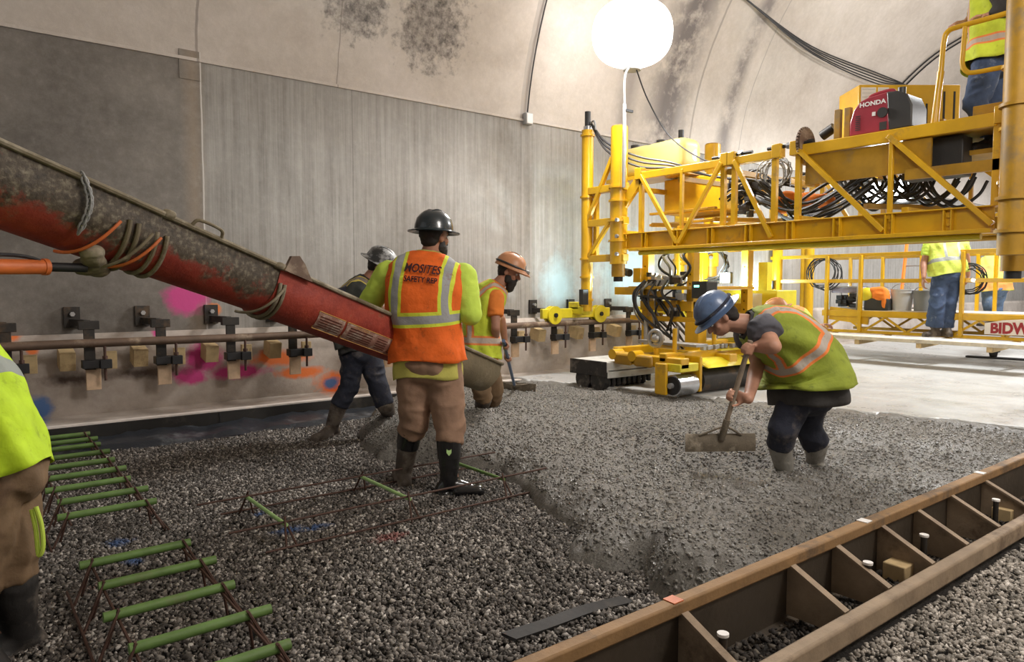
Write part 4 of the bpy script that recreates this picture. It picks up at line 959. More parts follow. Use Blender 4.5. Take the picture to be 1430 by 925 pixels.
for y in (6.75, 6.3): MB().cyl((7.4, y, 3.24), (7.4, y, 3.29), .06, 18).build('filler_cap', 'black_plastic', tk)
MB().box((7.45, 6.45, 2.82), (.5, 1.3, .05)).build('tank_tray', 'yellow', tk)
# cables draped on the machine
for k, (ys_, n0) in enumerate(((0, 0), (.05, .04), (.1, .09))):
    pts = curve([(6.66, 6.86, 3.52), (6.7, 6.6, 3.22-.05*k), (6.75, 6.1, 2.98-.06*k), (6.8, 5.6, 2.84-.03*k), (6.95, 5.2, 2.66), (7.0, 4.7, 2.55), (7.0, 4.2, 2.5-.03*k)], 6)
    tag(MB().tube(pts, .014, 6).build('power_cable', 'cable_black'), ('topmost', 'middle', 'lowest')[k]+' of three black cables drooping from the lift motor to the front truss', 'cable', 'cables along the front truss')
# coils and bundles inside the truss
cc = P(1083, 242, X=7.0); mb = MB()
for i in range(9): mb.torus(cc+V((rnd.uniform(-.05, .05), rnd.uniform(-.04, .04), rnd.uniform(-.03, .03))), (1, rnd.uniform(-.3, .3), rnd.uniform(-.3, .3)), .14+.02*rnd.random(), .007, 26, 6, .06)
tag(mb.build('cable_coil', 'cable_grey'), 'tangled coil of grey wire hung between truss uprights', 'cable coil')
for k in range(16):
    a = P(1060+rnd.uniform(-5, 25), 262+rnd.uniform(-12, 25), X=7.1+rnd.uniform(-.2, .2)); b = P(1150+rnd.uniform(-20, 30), 275+rnd.uniform(-15, 25), X=7.1+rnd.uniform(-.2, .3))
    m1 = (a+b)/2+V((0, 0, -.12-rnd.random()*.12)); tag(MB().tube(curve([a, m1, b, b+V((.1, -.3, .15+.1*rnd.random()))], 7), .017, 6).build('hydraulic_hose', 'cable_black'), 'black hose in the tangled bundle around the orange tarp in the truss', 'hose', 'hoses bundled inside the truss')
for k in range(18):
    x0 = 1160+k*8+rnd.uniform(-6, 6); a = P(x0, 244+rnd.uniform(-6, 10), X=7.3+rnd.uniform(-.2, .3)); b = P(x0+75+rnd.uniform(-20, 20), 244+rnd.uniform(-4, 12), X=7.4+rnd.uniform(-.2, .2))
    m1 = (a+b)/2+V((0, 0, -.14-.2*rnd.random())); tag(MB().tube(curve([a, a*.7+m1*.3+V((0, 0, -.06)), m1, b*.7+m1*.3+V((0, 0, -.06)), b], 6), .015, 6).build('festoon_cable', 'cable_black'), 'black cable loop hanging below the operator platform', 'cable', 'cable loops below the platform')
mb = MB(); ctr = P(1118, 283, X=7.2)
for i in range(7): mb.ell(ctr+V((rnd.uniform(-.1, .1), rnd.uniform(-.22, .22), rnd.uniform(-.06, .06))), (.08, .12, .07))
t = thing('orange_tarp', 'crumpled orange tarp stuffed between the truss braces', 'tarp', ctr-V((0, 0, .1))); remeshed(mb, 'cloth', 'orange_cloth', t, .015, 2, .012, 20)
wlp = P(1003, 388, X=7.85)
def worklamp(loc, lab):
    t = thing('work_lamp', lab, 'lamp', loc-V((0, 0, .09)))
    MB().box(loc+V((.05, 0, 0)), (.06, .17, .15)).build('housing', 'black_plastic', t, bevel=.01)
    MB().cyl(loc+V((.02, 0, 0)), loc+V((.0, 0, 0)), .055, 20).build('lens', 'lamp_lens', t); return t
worklamp(wlp+V((.12, .0, 0)), 'bright bluish work lamp under the truss, above the blue helmet'); worklamp(P(1072, 398, X=11.8), 'bright bluish work lamp at the left end of the work bridge')
lc = P(1240, 268, X=8.2); t = thing('work_lamp', 'glaring twin work lamp behind the hanging cable loops', 'lamp', lc-V((0, 0, .2)))
MB().box(lc+V((.06, 0, 0)), (.08, .62, .30)).build('housing', 'black_plastic', t, bevel=.01)
for dy in (-.15, .15): MB().cyl(lc+V((.02, dy, 0)), lc+V((0, dy, 0)), .12, 24).build('lens', 'lamp_lens_soft', t)
MB().beam(lc+V((.06, 0, .1)), lc+V((.06, 0, .55)), .03, .03).build('bracket', 'yellow_dark', t)
wb = P(960, 380, X=8.0)
mb = MB()
for i in range(8): mb.torus(P(995, 372, X=8.15)+V((rnd.uniform(-.05, .05), 0, rnd.uniform(-.03, .03))), (1, rnd.uniform(-.2, .2), rnd.uniform(-.2, .2)), .2+.04*rnd.random(), .012, 24, 6, .1)
tag(mb.build('hose_coil', 'cable_black'), 'dark hose coil hanging beside the lamp under the truss', 'hose coil')
yb2 = P(1045, 420, X=8.9); t = thing('electrical_cabinet', 'yellow electrical cabinet behind the blue helmet', 'cabinet', (9.1, yb2.y, SL))
MB().box((9.1, yb2.y, .95), (.5, .95, .75)).build('cabinet_body', 'lime_yellow', t, bevel=.01)
MB().mm((8.845, yb2.y-.1, 1.0), (8.85, yb2.y-.25, 1.28)).build('notice', 'white_paint', t)
for dy in (-.4, .4): MB().box((9.1, yb2.y+dy, .39), (.4, .08, .38)).build('leg', 'yellow_dark', t)
MB().beam((9.15, yb2.y-.1, 1.3), (9.15, yb2.y-.1, 1.72), .14, .12).build('riser', 'lime_yellow', t)

# generator
gc = P(1180, 192, X=6.75); gy0, gy1 = P(1186, 190, X=6.72).y, P(1273, 175, X=6.72).y
gz = ZT+.05; t = thing('generator', 'red portable generator sitting on the top chord of the paving machine', 'generator', (6.9, (gy0+gy1)/2, gz))
gl = gy0-gy1; 
prof = [(0, 0.02), (0, .16), (.03, .27), (.09, .345), (.16, .37), (.30, .385), (.42, .375), (.50, .33), (.545, .22), (.545, .02)]
k_ = gl/.545; mb = MB(); ps_ = [(u*k_, v*k_*.92) for u, v in prof]
mb.poly(ps_[:6]+[(.33*k_, ps_[5][1]), (.36*k_, .016)], .30, lambda u, v, w_: V((6.72+w_, gy0-u, gz+v))); gb = mb.build('casing', 'maroon', t, bevel=.012)
mb = MB(); mb.poly([(.355*k_, .016), (.325*k_, ps_[5][1]+.002)]+ps_[6:], .31, lambda u, v, w_: V((6.715+w_, gy0-u, gz+v))); mb.build('rear_cover', 'black_plastic', t, bevel=.012)
hm = ps_[5][1]; MB().tube(curve([V((6.87, gy0-.10*k_, gz+hm-.02)), V((6.87, gy0-.13*k_, gz+hm+.03)), V((6.87, gy0-.30*k_, gz+hm+.045)), V((6.87, gy0-.34*k_, gz+hm))], 5), .018, 10).build('handle', 'maroon', t)
MB().cyl((6.87, gy0-.39*k_, gz+hm-.02), (6.87, gy0-.39*k_, gz+hm+.05), .035, 18).build('fuel_cap', 'black_plastic', t)
mb = MB(); mb.cyl((6.718, gy0-.30*k_, gz+.20*k_*.9), (6.70, gy0-.30*k_, gz+.20*k_*.9), .045, 18); mb.build('control_dial', 'black_plastic', t)
MB().mm((6.712, gy0-.275*k_, gz+.10), (6.718, gy0-.335*k_, gz+.03)).build('outlet_panel', 'black_plastic', t)
mb = MB()
for j in range(8): mb.mm((6.716, gy0-.055*k_, gz+.06+.018*j), (6.7185, gy0-.10*k_, gz+.068+.018*j))
mb.build('vents', 'black_plastic', t)
MB().mm((6.714, gy0-.235*k_, gz+.165*k_), (6.7185, gy0-.205*k_, gz+.20*k_)).build('sticker', 'white_paint', t)
letter('lettering', 'HONDA', .055, lambda x, y, z: V((6.716, gy0-.205*k_-x*1.15, gz+.262*k_+y)), 'white_paint', t, bold=.002)
MB().box((6.9, (gy0+gy1)/2, gz+.012), (.34, gl*.96, .022)).build('base', 'black_plastic', t)
mb = MB(); mb.cyl(P(1148, 190, X=7.0), P(1165, 178, X=7.0), .05, 14); 
tag(mb.build('flashlight', 'black_plastic'), 'black cylinder lamp lying left of the red generator', 'lamp')

# balloon light
mx = 6.55; p0 = P(871, 262, X=mx); bc = P(883, 47, t=8.9)
bl = thing('balloon_light', 'glowing white balloon work light on a mast above the paving machine', 'balloon light', p0)
q0 = V((p0.x, p0.y, p0.z))
MB().tube([q0, V((p0.x, p0.y, 3.6))], .022, 12).build('mast', 'silver', bl)
MB().tube(curve([V((p0.x, p0.y, 3.55)), V((p0.x, p0.y, 3.9)), (V((p0.x, p0.y, 4.0))+bc+V((0, 0, -.4)))/2, bc+V((0, 0, -.42))], 6), .014, 10).build('upper_mast', 'silver', bl)
mb = MB(); nu_, nv_ = 48, 28; q = []
for i in range(nv_+1):
    ph = math.pi*i/nv_; sn, cs = max(0, math.sin(ph))**.78, math.copysign(abs(math.cos(ph))**.85, math.cos(ph))
    for j in range(nu_): a = 2*math.pi*j/nu_; q.append(bc+V((.495*sn*math.cos(a), .495*sn*math.sin(a), .39*cs)))
mb.add(q, [(i*nu_+j, (i+1)*nu_+j, (i+1)*nu_+(j+1) % nu_, i*nu_+(j+1) % nu_) for i in range(nv_) for j in range(nu_)]); mb.build('balloon', 'balloon', bl)
MB().cyl(bc+V((0, 0, -.45)), bc+V((0, 0, -.38)), .11, 20).build('lamp_base', 'grey_paint', bl)
MB().cyl(bc+V((0, 0, .39)), bc+V((0, 0, .43)), .16, 20).build('lamp_top', 'orange_paint', bl)
MB().box((p0.x+.06, p0.y-.02, 3.52), (.12, .03, .03)).build('mast_clamp', 'black_metal', bl)
tag(MB().tube(curve([bc+V((0, -.05, -.4)), P(905, 140, X=7.0), P(935, 190, X=7.1), P(980, 222, X=7.0), P(1030, 234, X=6.8)], 8), .009, 6).build('lamp_cable', 'cable_black'), 'thin black cable drooping from the balloon light to the truss', 'cable')

# ------------------------------------------------------------------ work bridge
wbX, wbX2 = 12.0, 13.1; DZ2 = .97
wb = thing('work_bridge', 'yellow work bridge with handrails behind the paving machine', 'work bridge', (12.5, 4, SL))
def yb(px, X=wbX): return P(px, 400, X=X).y
yL, yR = yb(1085), yb(1475)
for X in (wbX, wbX2):
    m_ = 'yellow' if X == wbX else 'yellow_dark'
    fr = MB(); fr.beam((X, yL-.9, DZ2-.05), (X, yR, DZ2-.05), .08, .10); fr.beam((X, yL-.9, .62), (X, yR, .62), .05, .05); f_ = fr.build('deck_frame', m_, wb, bevel=.006)
    y = yL-.95; s_ = 0
    while y > yR+.3:
        MB().beam((X-.01, y, DZ2-.1 if s_ else .64), (X-.01, y-.34, .64 if s_ else DZ2-.1), .025, .035).build('brace', m_, wb); y -= .34; s_ ^= 1
    for z in (1.90, 1.47):
        MB().beam((X, yL+.2, z), (X, yR, z), .045, .06).build('hand_rail', m_, wb, bevel=.004)
for px in (1156, 1203, 1345, 1460): MB().beam((wbX-.03, yb(px), .62), (wbX-.03, yb(px), 1.9), .05, .07).build('rail_post', 'yellow', wb, bevel=.004)
for px in (1187, 1232, 1286, 1365, 1390): MB().beam((wbX2, yb(px, wbX2), .9), (wbX2, yb(px, wbX2), 1.9), .05, .05).build('rail_post', 'yellow', wb, bevel=.004)
for X in (wbX, wbX2):
    MB().cyl((X, yL, SL+.02), (X, yL, 2.1), .09, 20).build('bridge_leg', 'yellow', wb)
    MB().box((X, yL, SL+.15), (.7, .2, .26)).build('leg_base', 'yellow_dark', wb, bevel=.03)
MB().cyl((wbX2, yb(1122, wbX2), .9), (wbX2, yb(1122, wbX2), 2.3), .09, 20).build('bridge_leg', 'yellow', wb)
MB().box((12.55, (yL-.9+yR)/2, DZ2-.005), (1.1, yL-.9-yR, .03)).build('deck_boards', 'plank', wb)
for i in range(4): MB().beam((11.0, yL-1.1-i*.9, .52), (12.1, yL-1.1-i*.9, .56), .07, .07).build('outrigger', 'plywood', wb)
MB().beam((12.0, yb(1160), DZ2-.05), (12.0, yb(1215), DZ2-.12), .04, .22).build('side_plate', 'yellow', wb)
tag(MB().box((11.22, (yL-.75+yR)/2, .585), (.5, yL-.75-yR, .055)).build('foot_plank', 'plank', bevel=.006), 'long pale scaffold plank the blue jeans worker stands on', 'plank')
# sign
sy = P(1402, 458, X=11.93); sg = thing('name_sign', 'white arched sign with red letters on the work bridge', 'sign', (11.93, sy.y, .62))
aw = .45; mb = MB(); mb.poly([(-aw, -.10), (aw, -.10), (aw, .06), (aw*.5, .11), (0, .13), (-aw*.5, .11), (-aw, .06)], .02, lambda u, v, w_: V((11.93-w_, sy.y-u-.21, .78+v))); mb.build('board', 'sign_white', sg)
letter('lettering', 'BIDWELL', .20, lambda x, y, z: V((11.905, sy.y-.21-x*.92, .705+y*(.9+.2*math.cos(x*3)))), 'sign_red', sg, bold=.009)
# items on the bridge
def bucket(px, m, lab, X=12.35, r=.14, h=.34):
    y = yb(px, X); t = thing('bucket', lab, 'bucket', (X, y, DZ2+.01), 'buckets on the work bridge')
    mb = MB(); mb.tube([(X, y, DZ2+.012), (X, y, DZ2+h)], [r*.86, r], 24); mb.tube([(X, y, DZ2+h-.06), (X, y, DZ2+h-.045)], r*1.06, 24); mb.tube([(X, y, DZ2+h-.012), (X, y, DZ2+h)], r*1.05, 24); mb.build('pail', m, t)
    MB().torus((X-.0, y, DZ2+h-.08), (1, 0, .3), r*1.04, .005, 24, 6).build('bail', 'silver', t)
bucket(1260, 'bucket_white', 'white bucket on the work bridge beside the orange vest', r=.17, h=.36); bucket(1289, 'bucket_grey', 'grey bucket on the work bridge beside the blue jeans worker')
bucket(1238, 'bucket_white', 'white bucket mostly hidden behind the orange vest on the work bridge', X=12.6)
y = yb(1186, 12.35); t = thing('portable_generator', 'open frame black generator on the work bridge', 'generator', (12.35, y, DZ2+.01))
mb = MB()
for dx in (-.2, .2):
    for dy in (-.24, .24): mb.cyl((12.35+dx, y+dy, DZ2+.01), (12.35+dx, y+dy, DZ2+.40), .014, 8)
    for z in (.03, .40): mb.cyl((12.35+dx, y-.24, DZ2+z), (12.35+dx, y+.24, DZ2+z), .014, 8)
mb.build('tube_frame', 'silver', t); MB().box((12.35, y, DZ2+.345), (.38, .46, .10)).build('fuel_tank', 'purple_cloth', t, bevel=.02)
mb = MB()
for i in range(18): mb.box((12.3+rnd.uniform(-.14, .1), y+rnd.uniform(-.18, .18), DZ2+.06+rnd.random()*.2), (.09, .1, .07))
mb.build('engine', 'black_metal', t, bevel=.006)
y = yb(1226, 12.15); t = thing('safety_vest', 'orange safety vest slung over gear on the work bridge', 'vest', (12.15, y, DZ2+.01))
mb = MB(); mb.ell((12.15, y-.05, DZ2+.24), (.09, .16, .15)); mb.ell((12.12, y-.13, DZ2+.14), (.05, .06, .14)); mb.ell((12.15, y, DZ2+.34), (.08, .16, .06)); remeshed(mb, 'cloth', 'orange_cloth', t, .02, 2, .012, 14)
t2 = thing('hard_hat', 'yellow hard hat lying beside the orange vest on the bridge', 'hard hat', (12.12, y+.19, DZ2+.2)); MB().ell((12.12, y+.17, DZ2+.27), (.07, .12, .12)).build('shell', 'lime_yellow', t2)
tag(MB().box((12.2, y+.0, DZ2+.11), (.24, .4, .2)).build('equipment_case', 'black_plastic', bevel=.02), 'black case under the orange vest on the work bridge', 'case')
for (px, py, X, rr, lb) in ((1149, 382, 12.0, .27, 'black hose coil hung on the handrail left of the bridge generator'), (1352, 390, 12.0, .22, 'black cable coil hung on the handrail right of the blue jeans worker')):
    c0 = P(px, py, X=X+.06); mb = MB()
    for i in range(6): mb.torus(c0+V((.012*i, rnd.uniform(-.07, .07), rnd.uniform(-.04, .04))), (1, rnd.uniform(-.15, .15), rnd.uniform(-.1, .1)), rr*(.8+.25*rnd.random()), .009, 28, 6, .03)
    tag(mb.build('hose_coil', 'cable_black'), lb, 'hose coil')
l0 = P(1267, 352, X=13.6); l1 = P(1256, 430, X=13.4)
t = thing('ladder', 'red ladder leaning beyond the work bridge', 'ladder', (13.5, l1.y, l1.z))
for dy in (0, -.32): MB().beam(l1+V((0, dy, -.1)), l0+V((0, dy, .3)), .03, .07).build('stile', 'orange_cloth', t)
for i in range(5): MB().cyl(l1.lerp(l0, i/4)+V((0, 0, 0)), l1.lerp(l0, i/4)+V((0, -.32, 0)), .015, 8).build('rung', 'silver', t)
bf = P(1392, 500, Z=SL+.02); t = thing('bull_float', 'black bull float lying on the smooth slab beyond the plank', 'float', (bf.x, bf.y, SL+.005))
MB().box((bf.x, bf.y, SL+.02), (.16, .85, .025), Matrix.Rotation(R(8), 3, 'Z')).build('blade', 'black_metal', t, bevel=.004)
mb = MB(); mb.cyl((bf.x, bf.y+.05, SL+.03), (bf.x, bf.y+.05, SL+.12), .05, 14, .07); mb.cyl((bf.x, bf.y+.05, SL+.11), (bf.x, bf.y+.05, SL+.15), .09, 14, .1); mb.build('pivot_bracket', 'black_plastic', t)

# ------------------------------------------------------------------ people
def basis(f, up):
    f = V(f).normalized(); u = V(up); u = (u-f*u.dot(f)).normalized(); r = f.cross(u).normalized()
    return Matrix((r, f, u)).transposed()     # columns: right, forward, up
def hand(mb, wrist, d, pn, curl=.5, side=1, s=1.0):
    """palm, four unequal bent fingers and a thumb; d = towards knuckles, pn = palm normal"""
    d = V(d).normalized(); pn = V(pn); pn = (pn-d*pn.dot(d)).normalized(); x = d.cross(pn).normalized()*side
    kn = wrist+d*.095*s
    for i in range(4):
        o_ = x*(.030-.020*i)*s; mb.cap(wrist+d*.02+o_*.6, kn+o_, .013*s, .0105*s, 8)
        L = (.042, .047, .044, .034)[i]*s; p = kn+o_; dd = d.copy()
        pl = pn.copy()
        for j in range(3):
            a = curl*(.8 if j == 0 else 1.15)
            dd, pl = (dd*math.cos(a)+pl*math.sin(a)).normalized(), (pl*math.cos(a)-dd*math.sin(a)).normalized()
            q = p+dd*L*(1, .68, .55)[j]; mb.cap(p, q, .0098*s, .0085*s, 8); p = q
    t0 = wrist+d*.03*s+x*.03*s; td = (d*.6+x*.65+pn*.45).normalized(); t1 = t0+td*.045*s; t2_ = t1+(td*.6+d*.2+pn*(.3+curl*.4)-x*.3*curl).normalized()*.033*s
    mb.cap(t0, t1, .013*s, .011*s, 8); mb.cap(t1, t2_, .011*s, .009*s, 8)
def grip(hp_, axis, fore, side=1):
    h_ = V(axis).normalized(); n = V(fore); n = n-h_*n.dot(h_)
    n = n.normalized() if n.length > .1 else h_.orthogonal().normalized()
    kd = h_.cross(n)*side; n2 = n*.75+kd*-.65; n2.normalize(); kd2 = (n*.65+kd*.75).normalized()
    wr = V(hp_)-n2*.026-kd2*.085; return wr, kd2, n2
def helmet(t, c, hf, hu, m, s=1.0, full=True, band=None, lamp=False):
    B = basis(hf, hu); mb = MB(); n_ = 32; q = []
    prof = [(.0, .125), (.05, .121), (.09, .100), (.118, .065), (.13, .02), (.133, -.005), (.16 if full else .135, -.016), (.178 if full else .137, -.022), (.176 if full else .134, -.027), (.128, -.012), (.125, .02), (.08, .095), (0, .117)]
    for r_, z in prof:
        for j in range(n_):
            a = 2*math.pi*j/n_; fx = math.cos(a); fy = math.sin(a); rr = r_
            if not full and -.03 < z < -.01 and fy > 0: rr = r_+.055*fy*fy
            rdg = .006*math.exp(-(abs(fx)*r_/.012)**2) if z > .03 else 0
            q.append(V(c)+B @ V((fx*rr*.90*s, fy*rr*1.08*s, (z+rdg)*s)))
    k = len(prof); mb.add(q, [(i*n_+j, i*n_+(j+1) % n_, (i+1)*n_+(j+1) % n_, (i+1)*n_+j) for i in range(k-1) for j in range(n_)])
    o = mb.build('hard_hat', m, t, ang=50)
    rg = MB()
    for dx in (-.035, 0, .035): rg.tube([V(c)+B @ V((dx*s, .105*math.sin(a)*1.08*s, (.02+.105*math.cos(a))*s)) for a in [R(-70+14*i) for i in range(11)]], .006*s, 6)
    rg.build('shell_ridges', m, o)
    if band:
        MB().tube([V(c)+B @ V((math.cos(a)*.124*s, math.sin(a)*.145*s, .018*s)) for a in [2*math.pi*i/24 for i in range(26)]], .010*s, 8, False).build('band', band, o)
    if lamp:
        MB().tube([V(c)+B @ V((math.cos(a)*.124*s, math.sin(a)*.145*s, .012*s)) for a in [2*math.pi*i/24 for i in range(26)]], .009*s, 8, False).build('lamp_strap', 'black_plastic', o)
        MB().tube([V(c)+B @ V((0, .14*math.sin(a)*s, (.128*math.cos(a))*s)) for a in [R(-85+17*i) for i in range(11)]], .008, 6).build('lamp_strap', 'black_plastic', o)
        MB().box(V(c)+B @ V((0, .165*s, .01*s)), (.06, .04, .035), B).build('head_lamp', 'silver', o, bevel=.006)
    return o
def boot(t, ground, ankle_top, toe, m, mtop=None, sz=1.0, logo=False):
    """rubber boot: foot, heel, shaft; toe is the horizontal pointing direction"""
    g = V(ground); toe = V((toe[0], toe[1], 0)).normalized(); sd = toe.cross(V((0, 0, 1)))
    mb = MB(); ank = g-toe*.03*sz+V((0, 0, .10*sz))
    mb.cap(g-toe*.075*sz+V((0, 0, .045*sz)), ank, .045*sz, .052*sz); mb.cap(ank, V(ankle_top), .055*sz, .073*sz, 14)
    mb.cap(ank+V((0, 0, -.02)), g+toe*.10*sz+V((0, 0, .04*sz)), .05*sz, .04*sz)
    for k in (-.018, .018): mb.cap(g+toe*.02+V((0, 0, .035*sz))+sd*k, g+toe*.155*sz+V((0, 0, .034*sz))+sd*k*1.1, .038*sz, .036*sz)
    mb.box(g+toe*.045*sz+V((0, 0, .012)), (.09*sz, .29*sz, .03), basis(toe, (0, 0, 1)))
    o = remeshed(mb, 'boot', m, t, .009, 3, .002, 25)
    if mtop:
        a = V(ankle_top); d = (a-ank).normalized(); c_ = MB().tube([a-d*.10, a-d*.02, a+d*.02], [.072*sz, .077*sz, .079*sz], 20).build('boot_cuff', mtop, o)
        if logo:
            lp_ = a-d*.05; out = (V((0, 0, H))-lp_); out = (out-d*out.dot(d)).normalized(); sx = d.cross(out)
            out = (out*.93+sx*-.0).normalized()
            mb = MB(); mb.poly([(-.016, .02), (-.006, .012), (.006, .012), (.016, .02), (.016, -.005), (0, -.024), (-.016, -.005)], .003, lambda u, v, w_: lp_+out*(.079*sz+w_)+sx*u+d*v); mb.build('boot_logo', 'logo_green', c_)
    return o
def person(label, J, cl, vox=.0105):
    """J: joints in world space. cl: what is worn"""
    f0 = (V(J['footL'])+V(J['footR']))/2
    t = thing('person', label, 'person', (f0.x, f0.y, f0.z)); k = cl.get('bulk', 1)
    # spine garment
    sp_ = [V(p) for p in J['spine']]; path = curve(sp_, 10); L = [0]
    for a, b in zip(path, path[1:]): L.append(L[-1]+(b-a).length)
    tot = L[-1]; SLv, SRv = V(J['shL']), V(J['shR']); across = (SRv-SLv).normalized()
    prof = cl.get('prof', [(0, .205, .150), (.15, .20, .148), (.35, .19, .142), (.55, .212, .145), (.72, .228, .142), (.84, .225, .125), (.91, .195, .105), (.96, .135, .085), (1, .075, .068)])
    def wd(u):
        for (a, w1, d1), (b, w2, d2) in zip(prof, prof[1:]):
            if u <= b+1e-6: f = (u-a)/(b-a); f = f*f*(3-2*f); return (w1+(w2-w1)*f)*k, (d1+(d2-d1)*f)*k
        return prof[-1][1]*k, prof[-1][2]*k
    def at(sm):
        sm = max(0, min(tot, sm)); i = min(len(L)-2, max(0, int(np.searchsorted(L, sm))-1)); f = (sm-L[i])/(L[i+1]-L[i]+1e-9)
        c_ = path[i].lerp(path[i+1], f); i0 = max(0, i-3); i1 = min(len(path)-1, i+4); tg = (path[i1]-path[i0]).normalized()
        ax = (across-tg*across.dot(tg)).normalized(); fr = tg.cross(ax).normalized()     # fr: front of the body
        return c_, ax, fr, tg
    def garment(name, m, s0, s1, off, rows=46, cols=60, wr=.006, flare=0):
        mb = MB(); q = []; uv = []
        for i in range(rows+1):
            sm = s0+(s1-s0)*i/rows; c_, ax, fr, tg = at(max(0, sm)); 
            if sm < 0: c_ = c_+tg*sm
            w_, d_ = wd(max(0, sm)/tot); w_ += off+flare*(1-i/rows)**2; d_ += off+flare*(1-i/rows)**2
            for j in range(cols):
                a = 2*math.pi*j/cols; ca, sa = math.cos(a), math.sin(a); e_ = .82
                x_ = math.copysign(abs(ca)**e_, ca)*w_; y_ = math.copysign(abs(sa)**e_, sa)*d_
                low_ = 1-i/rows; rk = wr*(math.sin(a*5+sm*9+2*math.sin(a*2))*(.4+low_)+.6*math.sin(a*9+sm*23)+.7*math.sin(sm*31+3*math.sin(a*2))*(.3+low_*.5))
                rr = 1+rk/max(.05, w_); hem = .012*math.sin(a*3+1)*(1 if i == 0 else 0)
                q.append(c_+ax*x_*rr+fr*y_*rr+tg*hem); uv.append((x_+.5, sm-s0))
        fs = [(i*cols+j, i*cols+(j+1) % cols, (i+1)*cols+(j+1) % cols, (i+1)*cols+j) for i in range(rows) for j in range(cols)]
        mb.add(q, fs); o = mb.build(name, m, t, ang=80); ul = o.data.uv_layers.new(name='cloth'); uvd = [0.0]*(len(o.data.loops)*2)
        for li, lp in enumerate(o.data.loops): uvd[2*li], uvd[2*li+1] = uv[lp.vertex_index]
        ul.data.foreach_set('uv', uvd)
        sd = o.modifiers.new('thickness', 'SOLIDIFY'); sd.thickness = .004; sd.offset = -1
        return o
    hem = cl.get('shirt_hem', 0)
    garment('shirt', cl['shirt'], hem, tot, .0, wr=.004)
    if cl.get('vest'):
        vo = garment('safety_vest', cl['vest'], cl.get('vest_hem', .1), tot*cl.get('vtop', .985), .014, wr=cl.get('wr', .0095), flare=cl.get('flare', .012))
        for txt, size, sm_, sh in cl.get('text', []):
            def onback(x, y, z, sm_=sm_):
                y = y*(1.25 if sh else 1.05)
                c_, ax, fr, tg = at(sm_+y); w_, d_ = wd((sm_+y)/tot); w_ += .014; d_ += .014
                xx = max(-.9, min(.9, -(-x)/w_)); return c_+ax*xx*w_-fr*((1-abs(xx)**(2/.82))**(.41)*d_+.014)
            letter('vest_lettering', txt, size, onback, 'ink', vo, shear=sh, bold=.0013)
    # body: one continuous skin
    b = MB(); hc_ = V(J['head']); hf, hu = V(J['hf']), V(J['hu']); B = basis(hf, hu); hl = lambda x, y, z: hc_+B @ V((x, y, z))
    b.ell(hl(0, -.008, .03), (.078, .098, .10), B); b.ell(hl(0, .022, -.045), (.058, .070, .068), B); b.cap(hl(0, .06, -.085), hl(0, .068, -.075), .022)
    b.cap(hl(0, .092, .012), hl(0, .112, -.026), .009, .014); b.cap(hl(-.03, .085, .028), hl(.03, .085, .028), .013); b.cap(hl(-.02, .088, -.058), hl(.02, .088, -.058), .0095)
    for sx in (-1, 1): b.ell(hl(sx*.078, -.008, -.012), (.011, .020, .032), B); b.ell(hl(sx*.045, .062, -.025), (.022, .02, .022), B)
    nk = sp_[-1]; c9, ax9, fr9, tg9 = at(tot)
    b.cap(hl(0, -.015, -.05), nk-tg9*.02, .056*k**.5, .064*k**.5)
    c5, _, _, _ = at(tot*.45); c2, _, _, _ = at(tot*.75)
    b.cap(nk-tg9*.06, c2, .07, .11); b.cap(c2, c5, .11, .11); b.cap(c5, (V(J['hipL'])+V(J['hipR']))/2, .11, .10)
    for sd in 'LR':
        sh, el, wr_ = V(J['sh'+sd]), V(J['el'+sd]), V(J['wr'+sd]); b.cap(c2+(sh-c2)*.5, sh, .07, .058*k); b.cap(sh, el, .050*k, .040*k); b.cap(el, el.lerp(wr_, .35), .041*k, .041*k); b.cap(el.lerp(wr_, .35), wr_, .040*k, .027*k)
        hd = J.get('hand'+sd)
        if hd: hand(b, wr_, hd[0], hd[1], hd[2], 1 if sd == 'L' else -1)
        hp, kn, ft, bt = V(J['hip'+sd]), V(J['kn'+sd]), V(J['foot'+sd]), V(J['bt'+sd])
        b.cap(hp, kn, .075, .052); b.cap(kn, bt, .05, .045); b.cap(bt, ft+V((0, 0, .09)), .044, .034)
    remeshed(b, 'body', cl.get('skin', 'skin'), t, .0085, 2)
    # eyes
    for sx in (-1, 1):
        e_ = MB().ell(hl(sx*.031, .080, .004), (.012, .010, .009), B).build('eye', 'eye_white', t); MB().ell(hl(sx*.031, .0895, .004), (.005, .0035, .005), B).build('iris', 'hair', e_)
        MB().cap(hl(sx*.018, .098, .026), hl(sx*.045, .09, .026), .005).build('eyebrow', 'hair', t)
    # sleeves
    for sd in 'LR':
        sh, el, wr_ = V(J['sh'+sd]), V(J['el'+sd]), V(J['wr'+sd]); sl = MB(); frac = cl.get('sleeve', .85); r0 = cl.get('sl_r', .075)*k; inn = c2.lerp(sh, .55)
        end = sh.lerp(el, min(1, frac)); sl.cap(inn, sh, r0*1.02, r0); 
        if frac <= 1: sl.tube([sh, sh.lerp(end, .5), end], [r0, r0*.97, r0*.88], 16)
        else:
            sl.cap(sh, el, r0, r0*.82, 14); e2 = el.lerp(wr_, frac-1); sl.cap(el, e2, r0*.82, r0*.66, 14)
        remeshed(sl, 'sleeve', cl['shirt_sleeve'], t, .012, 2, .005, 22, seed=ord(sd))
    # trousers
    pt_ = MB(); hpL, hpR = V(J['hipL']), V(J['hipR']); hm_ = (hpL+hpR)/2; c0, ax0, fr0, tg0 = at(0); Bp = Matrix((ax0, fr0, tg0)).transposed()
    pt_.ell(hm_+tg0*.04, (.185*k, .135*k, .15), Bp); pt_.ell(hm_-fr0*.045+tg0*.0, (.165*k, .12*k, .12), Bp)
